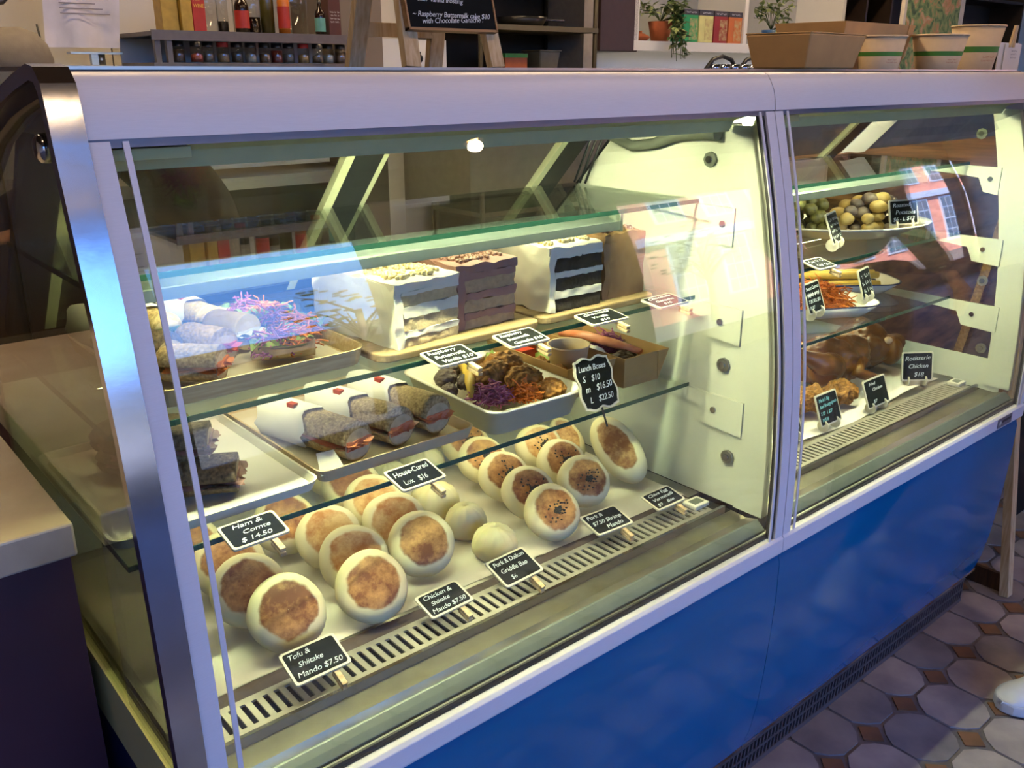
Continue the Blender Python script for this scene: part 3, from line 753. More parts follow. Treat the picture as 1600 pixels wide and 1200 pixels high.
# paper in a plastic sleeve on a bracket
t = thing('order_sheet', 'printed sheet in a wrinkled plastic sleeve hung on the wall', 'paper', (.665, 3.0, 1.40))
sl = MB().grid(lambda u, v: ((u-.5)*.21+v*.03-.015, .008*math.sin(u*9+v*4), (v-.0)*.30-.012), 12, 10)
part('sleeve', sl, pm('plastic_sleeve', '#c9c6d2', 0.25, 0, .06, 20, .3, 30), t)
ln = MB()
for i in range(7): ln.box(-.07, .07-.02*(i % 3), -.0145, -.0135, .08+i*.014, .083+i*.014)
part('print', ln, pm('faded_ink', '#7d7a8a', .8), t)
part('bracket', MB().box(-.06,.09,-.02,.02,-.030,-.024).box(.0,.02,-.01,.01,-.06,-.03).cyl((.03,0,-.06),(.03,0,-.03),.012), steel_b, t)
part('cable', MB().tube([(-.13,.02,.05),(-.125,.02,0),(-.13,.02,-.07)], .003, 6), black_p, t)
t = thing('wall_pipe', 'dark curved pipe with ball joint on the metal wall', 'pipe', (.50, 3.05, 1.50))
part('pipe', MB().tube([(-.16,0,.02),(-.10,0,.0),(-.04,0,.01),(0,0,.05),(.02,0,.12)], .010, 8), sh, t); part('ball', MB().ico((.0,-.005,.055), .022, 2), sh, t)
# grey column, white door, dark shelving
colm = pm('taupe_column', '#6f655b', 0.6, 0, .05, 3)
struct('trim_20', MB().box(1.53, 1.70, 3.0, 3.4, 0, 3.0), colm)
t = thing('white_cupboard', 'plain white cupboard door with a black knob', 'cupboard', (1.93, 3.12, 0))
part('body', MB().box(-.16,.15,0,.2,0,1.44), wall_white, t); part('knob', MB().ico((0,-.02,1.37), .018, 2).cyl((0,0,1.365),(0,-.02,1.365),.008).cyl((0,-.02,1.365),(0.004,-.02,1.395),.006), black_p, t)
t = thing('wire_rack', 'dark kitchen rack with pans and tubs behind the chalkboard', 'rack', (2.42, 3.1, 0))
dk = pm('dark_rack_metal', '#2e281c', 0.5, .4, .1)
for z in (1.33, 1.50, 1.72): part('shelf', MB().box(-.30,.36,-.15,.2,z-.02,z), pm('rack_board%d' % int(z*100), '#57503c', .6), t)
for x in (-.29, .35): 
    for y in (-.14, .18): part('post', MB().cyl((x,y,0),(x,y,2.0),.010,n=8), dk, t)
part('back', MB().box(-.30,.36,.2,.21,0,2.0), pm('rack_back_board', '#241d12', .8), t)  # dark brown board closing the back of the rack
t = thing('food_tub', 'orange tub with a green lid on the dark rack', 'tub', (2.36, 3.06, 1.331)); part('tub', MB().box(-.06,.06,-.05,.05,0,.045), pm('orange_tub', '#a8561c', .5), t); part('lid', MB().box(-.062,.062,-.052,.052,.045,.062), pm('green_lid', '#2f8a2a', .5), t)
t = thing('grey_tub', 'grey translucent tub beside the orange tub', 'tub', (2.545, 3.06, 1.331)); part('tub', MB().loft([[(-.05,-.05,0),(.05,-.05,0),(.05,.05,0),(-.05,.05,0)],[(-.06,-.06,.075),(.06,-.06,.075),(.06,.06,.075),(-.06,.06,.075)]]), pm('grey_plastic', '#6d6a58', .5), t, bevel=.008); part('rim', MB().box(-.063,.063,-.063,.063,.073,.078), pm('grey_plastic_rim', '#807c68', .5), t, bevel=.002)
t = thing('frying_pan', 'black frying pan lying on the rack above the tubs', 'pan', (2.43, 3.06, 1.501)); part('bowl', MB().lathe([(0,0),(.09,0),(.11,.035),(.107,.035),(.088,.004),(0,.004)], 24), black_p, t); part('handle', MB().box(.10,.24,-.012,.012,.024,.034), black_p, t, bevel=.003)
struct('trim_21', MB().box(2.80, 2.875, 3.06, 3.4, 0, 3.0), pm('light_post', '#a39a8c', .6))
struct('trim_22', MB().box(2.875, 6.5, 3.36, 3.4, 0, 3.0), wall_white)
t = thing('wall_cabinet', 'dark brown wall cabinet door beside the plant cubbies', 'cabinet', (3.01, 3.16, 1.39)); part('door', MB().box(-.125,.125,-.12,-.10,0.02,1.2), pm('dark_brown_laminate', '#33211f', .5, 0, .1), t, bevel=.003); part('body', MB().box(-.125,.125,-.10,.18,0.02,1.2), wall_white, t)
# cubbies
t = thing('cubby_shelf', 'white cubby shelf with plants and boxed goods', 'shelf', (3.95, 3.2, 1.43))
part('base', MB().box(-.84,.96,-.16,.16,0,.03), wall_white, t); part('back', MB().box(-.84,.96,.15,.16,.03,.6), pm('grey_back', '#9a9d9f', .7, 0, .1, 4), t)
for x in (-.84, .0, .94): part('divider', MB().box(x,x+.03,-.16,.15,.03,.6), wall_white, t)
part('front_lip', MB().box(-.84,.96,-.16,-.15,-.014,0), wall_white, t); part('added_led_strip', MB().box(-.8,.92,-.13,-.115,-.006,-.0005), emis('cubby_fill_led', '#fff0dc', 14.0), t)  # strip added to brighten the wall below, with a lip hiding it
def leafy(nm, label, loc, pot, n, trail, rad, mats, seed, up=.1):
    rnd = random.Random(seed); t = thing(nm, label, 'plant', loc)
    part('pot', MB().lathe([(0,0),(rad*.7,0),(rad,rad*1.5),(rad*.92,rad*1.5),(rad*.66,.01),(0,.01)], 20), pot, t)
    st = MB(); top = Vector((0,0,rad*1.5))
    leaf_me = {}
    for i in range(n):
        a = rnd.uniform(0, 6.28); l = rnd.uniform(.4, 1.0)
        if trail and i % 2 == 0:
            a = -math.pi/2+rnd.uniform(-.5, .5); p1 = top+Vector((math.cos(a)*rad*1.4, math.sin(a)*rad*1.4-.02, .02)); p2 = p1+Vector((rnd.uniform(-.05,.05), -.02, -trail*l))
        else:
            p1 = top+Vector((math.cos(a)*rad*.7, math.sin(a)*rad*.7, up*l*.7)); p2 = p1+Vector((math.cos(a)*rad*1.2, math.sin(a)*rad*1.2, up*l*.4-.02))
        st.tube([top, p1, p2], .0016, 4)
        for k_ in range(5):
            q = p1.lerp(p2, (k_+rnd.random())/5); d_ = Vector((rnd.uniform(-1,1), rnd.uniform(-1,.2), rnd.uniform(-.6,.6))).normalized()
            s = rnd.uniform(.026, .046); side = d_.cross(Vector((0,0,1))).normalized(); c = q+d_*s*.5; up_ = side.cross(d_)*s*.12
            lm = MB().add([q, c+side*s*.38+up_, c-side*s*.38+up_, q+d_*s*1.25, c], [(0,1,4),(0,4,2),(1,3,4),(4,3,2)], True)
            part('leaf', lm, rnd.choice(mats), t)
    part('stems', st, mats[0], t, kind='stuff')
    return t
lg = [pm('leaf_green', '#3f5a2c', .5, 0, .2, 30), pm('leaf_pale', '#8a9a62', .5, 0, .2, 30), pm('leaf_variegated', '#c9cf9a', .5, 0, 0, 60, col2='#4a6a30')]
terra = pm('terracotta', '#8f4a28', .8, 0, .1); blue_pot = pm('blue_pot', '#2f5f9a', .35)
leafy('hanging_plant', 'trailing green plant spilling down over the cubby edge', (3.36, 3.10, 1.461), terra, 36, .21, .06, lg, 5)
leafy('potted_plant', 'variegated leafy plant in a blue pot behind the kraft boxes', (4.25, 3.08, 1.461), blue_pot, 30, .05, .05, lg, 8, .16)
for i, (x, c1_, lb, tx_) in enumerate(((3.53, '#1f9a5c', 'green tall tea box with pale picture panel', 'GREEN'), (3.65, '#cfcf8a', 'pale yellow tea box standing beside the green one', 'HERBAL'), (3.77, '#8e2424', 'dark red tea box next to the cubby divider', 'CHAI'), (3.89, '#c06a30', 'orange tea box next to the dark red one', 'SPICE'))):
    mm = pm('tea_box_%d' % i, c1_, .5, 0, .1, 20)
    t = thing('tea_box', lb, 'box', (x, 3.09, 1.461)); part('carton', MB().box(-.056,.056,-.04,.04,0,.15), mm, t, bevel=.002); part('top_band', MB().box(-.0565,.0565,-.0405,.0405,.125,.1505), black_p, t)
    o = part('lettering', fit_text(1, .085, .014, len(tx_)), chalk, t); o.location = (0,-.041,.137); o.rotation_euler = (math.pi/2,0,0)
    part('picture', MB().box(-.01,.05,-.0408,-.040,.01,.11), pm('tea_picture_%d' % i, '#b8a878', .6, 0, 0, 60, col2=c1_), t)
t = thing('terracotta_dish', 'small terracotta dish in the cubby beside the hanging plant', 'dish', (3.22, 3.10, 1.461)); part('dish', MB().lathe([(0,0),(.03,0),(.05,.018),(.047,.018),(.028,.004),(0,.004)], 20), terra, t); part('lid', MB().lathe([(.045,.019),(.02,.032),(.008,.034),(.008,.044),(0,.045)], 20), terra, t)
# arched black cup rack
t = thing('cup_rack', 'low black double-arched rack over shiny cups', 'rack', (3.60, 2.80, 1.2905))
for k_ in (-1, 1):
    part('arch', MB().tube([(k_*.13-.13,0,.03),(k_*.13-.07,0,.085),(k_*.13,0,.10),(k_*.13+.07,0,.085),(k_*.13+.13,0,.03)], [.012,.010,.009,.010,.012], 8), black_p, t)
part('base', MB().box(-.27,.27,-.06,.06,-.01,.03), black_p, t)
for i in range(6): part('cup', MB().lathe([(0,.03),(.024,.03),(.028,.065),(.026,.065),(.02,.034),(0,.034)], 14, c=(-.19+i*.076,0,0)), steel, t)
# dark shelving and botanical picture at the right
t = thing('dark_bookcase', 'tall black bookcase beside the botanical picture', 'bookcase', (5.35, 3.2, 0))
part('back', MB().box(-.42,2.2,.14,.15,0,2.4), pm('black_back', '#120d0a', .7), t)
for x in (-.42,-.1,.2,2.18): part('upright', MB().box(x,x+.02,-.1,.14,0,2.4), pm('dark_upright%d' % int(x*100), '#2c211b', .5), t)
for z in (.4,.9,1.3,1.8): part('shelf', MB().box(-.42,2.2,-.1,.14,z,z+.02), pm('dark_shelf%d' % int(z*100), '#2c211b', .5), t)
t = thing('botanical_picture', 'framed picture of green garden foliage standing on the counter', 'picture', (5.08, 2.60, 1.2805))
part('frame', MB().box(-.34,.36,-.012,.012,0,.55), pm('pale_frame', '#cfc6b4', .6), t, bevel=.003)
bm_, N, L, b = new_mat('botanical_print'); b.inputs['Roughness'].default_value = .6
tc = N.new('ShaderNodeTexCoord'); nz = N.new('ShaderNodeTexNoise'); nz.inputs['Scale'].default_value = 14; nz.inputs['Detail'].default_value = 6; nz.inputs['Distortion'].default_value = 1.5
L.new(tc.outputs['Object'], nz.inputs['Vector']); rp = N.new('ShaderNodeValToRGB'); L.new(nz.outputs['Fac'], rp.inputs[0]); e = rp.color_ramp.elements
e[0].position = .3; e[0].color = lin('#2f4a2c'); e[1].position = .7; e[1].color = lin('#c8b48a')
for p_, c_ in ((.42, '#5f7d48'), (.52, '#8fa060'), (.6, '#c58a5a')): x_ = e.new(p_); x_.color = lin(c_)
L.new(rp.outputs[0], b.inputs['Base Color'])
part('print', MB().box(-.315,.300,-.0135,-.012,.02,.53), bm_, t)
part('stand', MB().box(-.1,.1,.012,.12,0,.01), pm('stand_wood', '#5a4030', .6), t)
t = thing('back_counter', 'long steel kitchen counter behind the display cases', 'counter', (3.0, 2.75, 0))
part('top', MB().box(-1.30,3.9,-.28,.17,1.24,1.28), steel_b, t); part('body', MB().box(-1.28,3.88,-.24,.17,0,1.24), pm('counter_body', '#8d8578', .6), t)
# brown stone counter beyond the right-hand end
stone = pm('brown_granite', '#b08658', .35, 0, 0, 7, col2='#3a261a', detail=9, stretch=(1,1,4))
t = thing('stone_counter', 'brown veined stone counter beyond the chicken case', 'counter', (3.3, 1.5, 0))
part('top', MB().box(-1.17,1.6,-.27,.45,.98,1.02), stone, t); part('body', MB().box(-1.15,1.55,-.24,.42,0,.98), stone, t)
# pine sandwich board leaning by the case end
t = thing('sandwich_board', 'wooden A-frame sandwich board standing past the blue case end', 'sign', (2.15, .885, 0))
for sy in (-1, 1):
    for x in (0.0, .42):
        bar('leg', (x-.03, sy*.16-.0, 0), (x, sy*.02, .98), .030, .022, wood_pale if sy < 0 else wood_mid, t)
    bar('rail', (-.03, sy*.135, .16), (.42, sy*.135, .16), .03, .02, wood_mid, t)
part('panel', MB().prism([(.0,-.125,.2),(.41,-.125,.2),(.41,-.035,.9),(.0,-.035,.9)], (0,.008,0)), black_b, t)
part('side_web', MB().prism([(-.025,-.15,.0),(-.025,.15,.0),(-.025,.14,.05),(-.025,-.14,.05)], (.012,0,0)), wood_dark, t)
# ------------------------------------------------------------------ food helpers
Q = lambda t_, rz=0.0: (Matrix.Rotation(rz, 3, 'Z') @ Matrix.Rotation(t_, 3, 'X')).to_quaternion()
def to_z(n): return Vector((0,0,1)).rotation_difference(Vector(n).normalized())
def nbox(mb, x0, x1, y0, y1, z0, z1, seg=8, amp=.001, freq=40, seed=0, skip=''):
    c0, c1 = Vector((x0,y0,z0)), Vector((x1,y1,z1)); o = Vector((seed*3.7, seed*1.3, seed*5.1))
    def dp(p):
        return p+Vector((mnoise.noise(p*freq+o), mnoise.noise(p*freq+o+Vector((9,0,0))), mnoise.noise(p*freq+o+Vector((0,9,0)))))*amp
    def face(fn, fl): mb.grid(lambda u, v: dp(fn(u, v)), seg, seg, True, fl)
    L_ = lambda a, b, u: a+(b-a)*u
    face(lambda u, v: Vector((L_(x0,x1,u), y0, L_(z0,z1,v))), False)
    face(lambda u, v: Vector((L_(x0,x1,u), y1, L_(z0,z1,v))), True)
    face(lambda u, v: Vector((x0, L_(y0,y1,u), L_(z0,z1,v))), True)
    face(lambda u, v: Vector((x1, L_(y0,y1,u), L_(z0,z1,v))), False)
    face(lambda u, v: Vector((L_(x0,x1,u), L_(y0,y1,v), z0)), True)
    face(lambda u, v: Vector((L_(x0,x1,u), L_(y0,y1,v), z1)), False)
    return mb
def strands(n, rx, ry, h, th, seed, curl=.5, ln=.03):
    rnd = random.Random(seed); mb = MB()
    for i in range(n):
        a = rnd.uniform(0, 6.28); r = math.sqrt(rnd.random())*.9; zmax = h*(1-r*r)
        p = Vector((math.cos(a)*rx*r, math.sin(a)*ry*r, zmax*rnd.uniform(.25, 1.0)+th)); d_ = Vector((rnd.uniform(-1,1), rnd.uniform(-1,1), rnd.uniform(-.2,.35))).normalized()
        path = [p.copy()]; l = ln*rnd.uniform(.5, 1.2)/4
        for k_ in range(4):
            d_ = (d_+Vector((rnd.uniform(-1,1), rnd.uniform(-1,1), rnd.uniform(-.7,.35)))*curl).normalized(); q = path[-1]+d_*l; q.z = max(q.z, th); path.append(q)
        mb.tube(path, th, 4)
    return mb
def tray(name, label, cat, loc, rot, w, d_, h, r, mat, lip=.006, flare=.006, group=None):
    t = thing(name, label, cat, loc, rot, group)
    ro = lambda w_, d__, z, rr: [(x, y, z) for x, y in round_rect(w_, d__, rr, 5)]
    rings = [ro(w-2*flare, d_-2*flare, 0, r*.8), ro(w, d_, h, r), ro(w-lip, d_-lip, h, r*.95), ro(w-2*flare-lip, d_-2*flare-lip, .004, r*.75)]
    m_ = MB().loft(rings, True, True, False); part('tray', m_, mat, t)
    return t
def liner_sheet(parent, w, d_, z, mat, seed=0, curl=.012):
    part('paper', MB().grid(lambda u, v: ((u-.5)*w, (v-.5)*d_, z+.0012*math.sin(u*17+seed)*math.sin(v*13)+curl*max(0, abs(v-.5)*2-.85)*6+curl*max(0, abs(u-.5)*2-.85)*6), 20, 20), mat, parent)
def capsule_half(mb, L0, L1, rx, rz, upper=True, n=10, m_=9, bulge=.15, gap=.0, seed=0, end0=True, end1=False):
    rings = []
    for i in range(n+1):
        s = i/n; y = L0+(L1-L0)*s
        k_ = 1.0
        if end0 and s < .3: k_ *= math.sqrt(max(.02, 1-((.3-s)/.3)**2))
        if end1 and s > .7: k_ *= math.sqrt(max(.02, 1-((s-.7)/.3)**2))
        k_ *= 1+bulge*.3*mnoise.noise(Vector((s*3, seed, 0)))
        ring = []
        for j in range(m_+1):
            a = math.pi*j/m_
            ring.append(Vector((rx*k_*math.cos(a), y, gap+(rz*k_*math.sin(a)) if upper else -gap-(rz*k_*math.sin(a)))))
        rings.append(ring if upper else ring[::-1])
    return mb.loft(rings, True, True, True)

seed_bread = pm('seeded_crust', '#ccb07a', .75, 0, 0, 240, col2='#80673e', bump=.5, bscale=260)
dark_seed_bread = pm('dark_seeded_crust', '#8a7556', .75, 0, 0, 200, col2='#43382a', bump=.5, bscale=260)
crumb = pm('bread_crumb', '#c9b48e', .85, 0, .15, 120, .3, 150)
salmon = pm('smoked_salmon', '#cf7a52', .35, 0, 0, 50, col2='#e09a74')
ham = pm('ham_slice', '#b88a80', .45, 0, 0, 40, col2='#8f6a62')
cream_ch = pm('cream_cheese', '#e2dccb', .6, 0, .04)
carrot_m = pm('carrot_shred', '#d9772a', .5, 0, .2, 60)
cabbage_m = pm('red_cabbage', '#8a2f62', .45, 0, 0, 60, col2='#b06a94')
lettuce_m = pm('lettuce', '#8aa04a', .5, 0, 0, 40, col2='#5f7d30')
wrap_m = pm('tortilla', '#cdb782', .75, 0, 0, 50, col2='#b3975c')
tomato_m = pm('tomato_slice', '#c2452a', .35, 0, .15, 40)

# ------------------------------------------------------------------ price signs
ALLSIGNS = []
def sign(label, loc, lines, w=.070, h=.047, tilt=.55, rz=0.0, style='clip', ch=chalk, seed=0, fancy=False):
    t = thing('price_sign', label, 'sign', loc, Q(tilt, rz))
    pl = round_rect(w, h, .004, 3)
    if fancy:
        pl = []
        for k_ in range(48):
            a = 2*math.pi*k_/48; c, s_ = math.cos(a), math.sin(a); m_ = max(abs(c), abs(s_)); q = 1/m_
            wv = 1+.07*math.cos(4*a+math.pi)*0-.06*math.cos(8*a)
            pl.append((c*q*w/2*wv, s_*q*h/2*wv))
    sc = lambda k_, z: [(x*k_, y*k_, z) for x, y in pl]
    part('frame', MB().prism(sc(1.0, -.0015), (0,0,.003)), frame_cream, t)
    inner = [(x*(1-.0065/w), y*(1-.0065/h), .0015) for x, y in pl]
    part('board', MB().prism(inner, (0,0,.0005)), black_b, t)
    tx = fit_text(lines, w*.80, h*.74, seed); tx.V = [(v[0], v[1], v[2]+.0023) for v in tx.V]
    part('lettering', tx, ch, t)
    if style == 'clip':
        p_ = part('clip', MB().box(w*.16, w*.16+.0075, -h*.95, h*.05, -.0065, -.0016), wood_pale, t, bevel=.0006)
        part('clip_jaw', MB().box(w*.16, w*.16+.0075, -h*.98, -h*.45, -.0125, -.0078), wood_pale, p_, bevel=.0006)
    elif style == 'feet':
        for sx in (-.28, .28):
            part('foot', MB().cyl((w*sx-.002, -h*.50, -.006), (w*sx+.002, -h*.50, -.006), .013, n=18), frame_cream, t)
    elif style == 'stick':
        part('stick', MB().box(-.0012,.0012,-h*.5-.030,-h*.3,-.003,-.001), door_dark, t)
    return t
sign('chalk tag reading tofu and shiitake mando', (.191,.868,.634), ['Tofu &', '   Shiitake', 'Mando $7.50'], .076, .050, .36, 0, seed=1)
sign('chalk tag reading chicken shiitake mando', (.391,.872,.634), ['Chicken &', '  Shiitake', 'Mando $7.50'], .072, .044, .28, .03, seed=2)
sign('chalk tag reading pork and daikon griddle bao', (.520,.874,.634), ['Pork & Daikon', ' Griddle Bao', '    $6'], .074, .052, .36, .04, seed=3)
sign('chalk tag reading pork and shrimp mando', (.730,.890,.632), ['Pork &', '$7.50 Shrimp', '     Mando'], .076, .050, .24, -.06, seed=4)
sign('chalk tag reading chive egg vermicelli bao', (.862,.884,.632), ['Chive Egg', 'Vermicelli', '$9    Bao'], .070, .044, .24, 0, seed=5)
sign('chalk tag reading ham and comte', (.151,.918,.806), ['Ham &', '   Comte', '$ 14.50'], .072, .046, .24, .02, seed=6)
sign('chalk tag reading house cured lox', (.383,.920,.807), ['House-Cured', ' Lox   $16'], .072, .048, .24, .03, seed=7)
sign('wavy edged chalk sign reading lunch boxes', (.733,.926,.858), ['Lunch Boxes', '  S    $10', '  m    $16.50', '   L    $22.50'], .074, .082, 1.12, -.06, 'stick', seed=8, fancy=True)
sign('chalk tag reading raspberry buttermilk vanilla', (.448,.921,.961), ['Raspberry', ' Buttermilk', '  Vanilla $10'], .070, .048, .16, 0, seed=9)
sign('chalk tag reading raspberry buttermilk ganache', (.573,.922,.962), ['Raspberry', ' Buttermilk', '  Ganache $10'], .072, .047, .16, 0, seed=10)
sign('chalk tag reading chocolate vanilla', (.737,.923,.964), ['Chocolate', '  Vanilla', '    $10'], .076, .046, .12, -.05, seed=11)
sign('chalk tag reading chocolate ganache', (.887,.925,.965), ['Chocolate', '  Ganache', '   $10'], .072, .046, .12, 0, seed=12)
RZ = -.75
sign('upright chalk sign on feet reading roasted potatoes', (1.752,.972,1.022), ['Roasted', '  Potatoes', '$6 - L $12'], 0.08, 0.056, 1.3, -0.35, 'feet', seed=13)
sign('narrow upright chalk sign on feet before the brussels sprouts', (1.458,.968,1.019), 4, 0.078, 0.064, 1.2, 0.3, 'feet', seed=14)
sign('dark upright chalk sign standing behind the brussels sprouts', (1.60,1.24,1.045), 2, 0.06, 0.045, 1.4, -0.5, 'feet', seed=24)
sign('upright chalk sign before the whole roasted carrots', (1.606,.963,.884), 3, 0.07, 0.064, 1.25, 0.2, 'feet', seed=15)
sign('upright chalk sign before the shredded carrots', (1.400,.962,.884), ['Sweet Carrots', '(slightly spicy)', 'S $5.50 L $11', 'M $7'], 0.075, 0.064, 1.2, 0.15, 'feet', seed=16)
sign('upright chalk sign reading rotisserie chicken', (1.850,.932,.648), ['Rotisserie', '  Chicken', '      $18'], 0.078, 0.07, 1.35, -0.62, 'feet', seed=17)
sign('upright chalk sign reading fried chicken', (1.612,.908,.645), ['Fried', '   Chicken', '', '  $7'], 0.092, 0.064, 1.2, 0.0, 'feet', seed=18, )
sign('upright chalk sign in cyan and white reading beef bourguignon', (1.432,.918,.647), ["Marie's Big", 'Beef Bourguignon', 'S $9   L $27', 'M $18'], 0.08, 0.068, 1.2, 0.0, 'feet', chalk_cyan, 19)
sign('chalk sign half hidden by the joint between the cases', (1.300,.925,.644), 3, 0.07, 0.062, 1.2, 0.0, 'feet', seed=20)
sign('chalk tag clipped on the middle shelf above the carrots', (1.345,.925,.966), 2, 0.062, 0.044, 0.25, 0, seed=21)

# ------------------------------------------------------------------ griddled buns
bun_m, N, L, b = new_mat('griddled_dough'); b.inputs['Roughness'].default_value = .55
b.inputs['Subsurface Weight'].default_value = .12; b.inputs['Subsurface Radius'].default_value = (.01,.007,.004); b.inputs['Subsurface Scale'].default_value = .5
def crust_nodes(N, L, b, R_, brown, light, dough, zmin=.3, ell=(1,1)):
    tc = N.new('ShaderNodeTexCoord'); sp = N.new('ShaderNodeSeparateXYZ'); L.new(tc.outputs['Object'], sp.inputs[0])
    oi = N.new('ShaderNodeObjectInfo'); om = N.new('ShaderNodeMath'); om.operation = 'MULTIPLY'; om.inputs[1].default_value = 50; L.new(oi.outputs['Random'], om.inputs[0])
    cb = N.new('ShaderNodeCombineXYZ'); L.new(om.outputs[0], cb.inputs[0]); va = N.new('ShaderNodeVectorMath'); va.operation = 'ADD'; L.new(tc.outputs['Object'], va.inputs[0]); L.new(cb.outputs[0], va.inputs[1])
    xy = N.new('ShaderNodeCombineXYZ'); L.new(sp.outputs[0], xy.inputs[0]); L.new(sp.outputs[1], xy.inputs[1])
    vm = N.new('ShaderNodeVectorMath'); vm.operation = 'MULTIPLY'; vm.inputs[1].default_value = (1/ell[0], 1/ell[1], 0); L.new(xy.outputs[0], vm.inputs[0])
    ln = N.new('ShaderNodeVectorMath'); ln.operation = 'LENGTH'; L.new(vm.outputs[0], ln.inputs[0])
    nz = N.new('ShaderNodeTexNoise'); nz.inputs['Scale'].default_value = 45; nz.inputs['Detail'].default_value = 5; L.new(va.outputs[0], nz.inputs['Vector'])
    ad = N.new('ShaderNodeMath'); ad.operation = 'MULTIPLY_ADD'; ad.inputs[1].default_value = R_*.30; L.new(nz.outputs['Fac'], ad.inputs[0]); L.new(ln.outputs['Value'], ad.inputs[2])
    mr = N.new('ShaderNodeMapRange'); mr.interpolation_type = 'SMOOTHSTEP'; mr.inputs['From Min'].default_value = R_*.84; mr.inputs['From Max'].default_value = R_*.94; mr.inputs['To Min'].default_value = 1; mr.inputs['To Max'].default_value = 0
    L.new(ad.outputs[0], mr.inputs['Value'])
    gz = N.new('ShaderNodeMath'); gz.operation = 'GREATER_THAN'; gz.inputs[1].default_value = .002; L.new(sp.outputs[2], gz.inputs[0])
    mu = N.new('ShaderNodeMath'); mu.operation = 'MULTIPLY'; L.new(mr.outputs[0], mu.inputs[0]); L.new(gz.outputs[0], mu.inputs[1])
    n2 = N.new('ShaderNodeTexNoise'); n2.inputs['Scale'].default_value = 30; n2.inputs['Detail'].default_value = 7; n2.inputs['Roughness'].default_value = .7; L.new(va.outputs[0], n2.inputs['Vector'])
    rp = N.new('ShaderNodeValToRGB'); L.new(n2.outputs['Fac'], rp.inputs[0]); e = rp.color_ramp.elements; e[0].position = .40; e[0].color = lin(brown); e[1].position = .64; e[1].color = lin(light)
    mx = N.new('ShaderNodeMix'); mx.data_type = 'RGBA'; L.new(mu.outputs[0], mx.inputs['Factor']); mx.inputs['A'].default_value = lin(dough); L.new(rp.outputs[0], mx.inputs['B'])
    L.new(mx.outputs['Result'], b.inputs['Base Color'])
    bp = N.new('ShaderNodeBump'); bp.inputs['Strength'].default_value = .25; bp.inputs['Distance'].default_value = .002; L.new(n2.outputs['Fac'], bp.inputs['Height']); L.new(bp.outputs[0], b.inputs['Normal'])
crust_nodes(N, L, b, .049, '#7a431c', '#d09a58', '#efe2b4')
pale_m, N, L, b = new_mat('lightly_griddled_dough'); b.inputs['Roughness'].default_value = .55
crust_nodes(N, L, b, .049, '#b87634', '#e6c084', '#efe2b4')
dough_m = pm('steamed_dough', '#eadfb0', .5, 0, .04, 30, .1, 60, sss=.15)
sesame_m = pm('black_sesame', '#1b1712', .5, 0, .2)
def bun_mesh(R_, T_, seed, mat, sx=1, sy=1):
    prof = []
    for i in range(13):
        a = -math.pi/2+math.pi*i/12
        r = R_*abs(math.cos(a))**.62; z = T_*(abs(math.sin(a))**.9)*(1 if a > 0 else -1)
        prof.append((max(r, .0004), z))
    def fn(q, a):
        d_ = mnoise.noise(Vector((q.x, q.y, q.z))*26+Vector((seed*5.1, seed*2.3, 0)))
        q = q*(1+.055*d_)
        if q.z > T_*.6: q.z -= .0018*(1-(math.hypot(q.x, q.y)/R_))
        return q
    return mesh_of('griddled_bun', MB().lathe(prof, 28, fn=fn, sx=sx, sy=sy), mat)
buns_me = [bun_mesh(.0505, .0260, i, bun_m) for i in range(3)]
buns_pl = [bun_mesh(.0505, .0260, i+5, pale_m) for i in range(3)]
def seeds_mb(seed, n=70):
    rnd = random.Random(seed); mb = MB()
    for i in range(n):
        r = abs(rnd.gauss(0, .0055)) if i < n*.8 else rnd.uniform(.01, .03); a = rnd.uniform(0, 6.28)
        mb.ico((r*math.cos(a)+.002, r*math.sin(a)-.003, .0247), (.0017,.0026,.0010), 1, rot=Matrix.Rotation(rnd.uniform(0,3.1), 3, 'Z'))
    return mb
seed_me = [mesh_of('sesame_seeds', seeds_mb(i), sesame_m) for i in range(3)]
def bun(loc, n, label, group, me, seeds=None, s=1.0):
    o = bpy.data.objects.new('griddled_bun', me); COL.objects.link(o); o.location = loc
    o.rotation_mode = 'QUATERNION'; o.rotation_quaternion = to_z(n); o.scale = (s, s, s)
    o['label'] = label; o['category'] = 'bun'; o['group'] = group
    if seeds:
        k_ = bpy.data.objects.new('sesame_seeds', seeds); link(k_, o); k_['kind'] = 'stuff'
    return o
F_ = (-.25, -.70, .66)
order = ('frontmost', 'second', 'third', 'fourth', 'fifth')
def row(pts, label, group, mes, seeds=None, s=1.0, n=F_):
    for i, p in enumerate(pts):
        nn_ = Vector(n)+Vector((0, 0, .10*i))
        bun(p, nn_, label % order[i], group, mes[i % 3], seeds[i % 3] if seeds else None, s)
row([(.203,.962,.648),(.187,1.043,.650),(.195,1.124,.650),(.168,1.208,.650)], 'browned griddled bun, %s in the row behind the tofu sign', 'tofu shiitake buns', buns_me, s=1.02)
row([(.322,.945,.648),(.340,1.024,.650),(.345,1.104,.650),(.315,1.186,.650)], 'browned griddled bun, %s in the row behind the chicken sign', 'chicken shiitake buns', buns_me[:1]+buns_pl[1:]+buns_me[:1])
row([(.440,.995,.650),(.444,1.074,.652),(.455,1.152,.652),(.460,1.230,.652),(.466,1.309,.652)], 'griddled bun, %s in the row beside the pleated bao', 'griddled buns by the bao', buns_me[1:2]+buns_pl[:2])
row([(.664,.948,.646),(.680,1.024,.648),(.690,1.100,.648),(.705,1.178,.648),(.725,1.256,.648)], 'sesame topped griddled bun, %s in the row behind the pork sign', 'pork and shrimp buns', buns_me, seed_me, .93)
row([(.782,.995,.648),(.805,1.075,.648),(.822,1.155,.648)], 'sesame topped griddled bun, %s in the row beside the long egg bao', 'pork and shrimp buns by the wall', buns_me[1:]+buns_pl[:1], seed_me, .93)
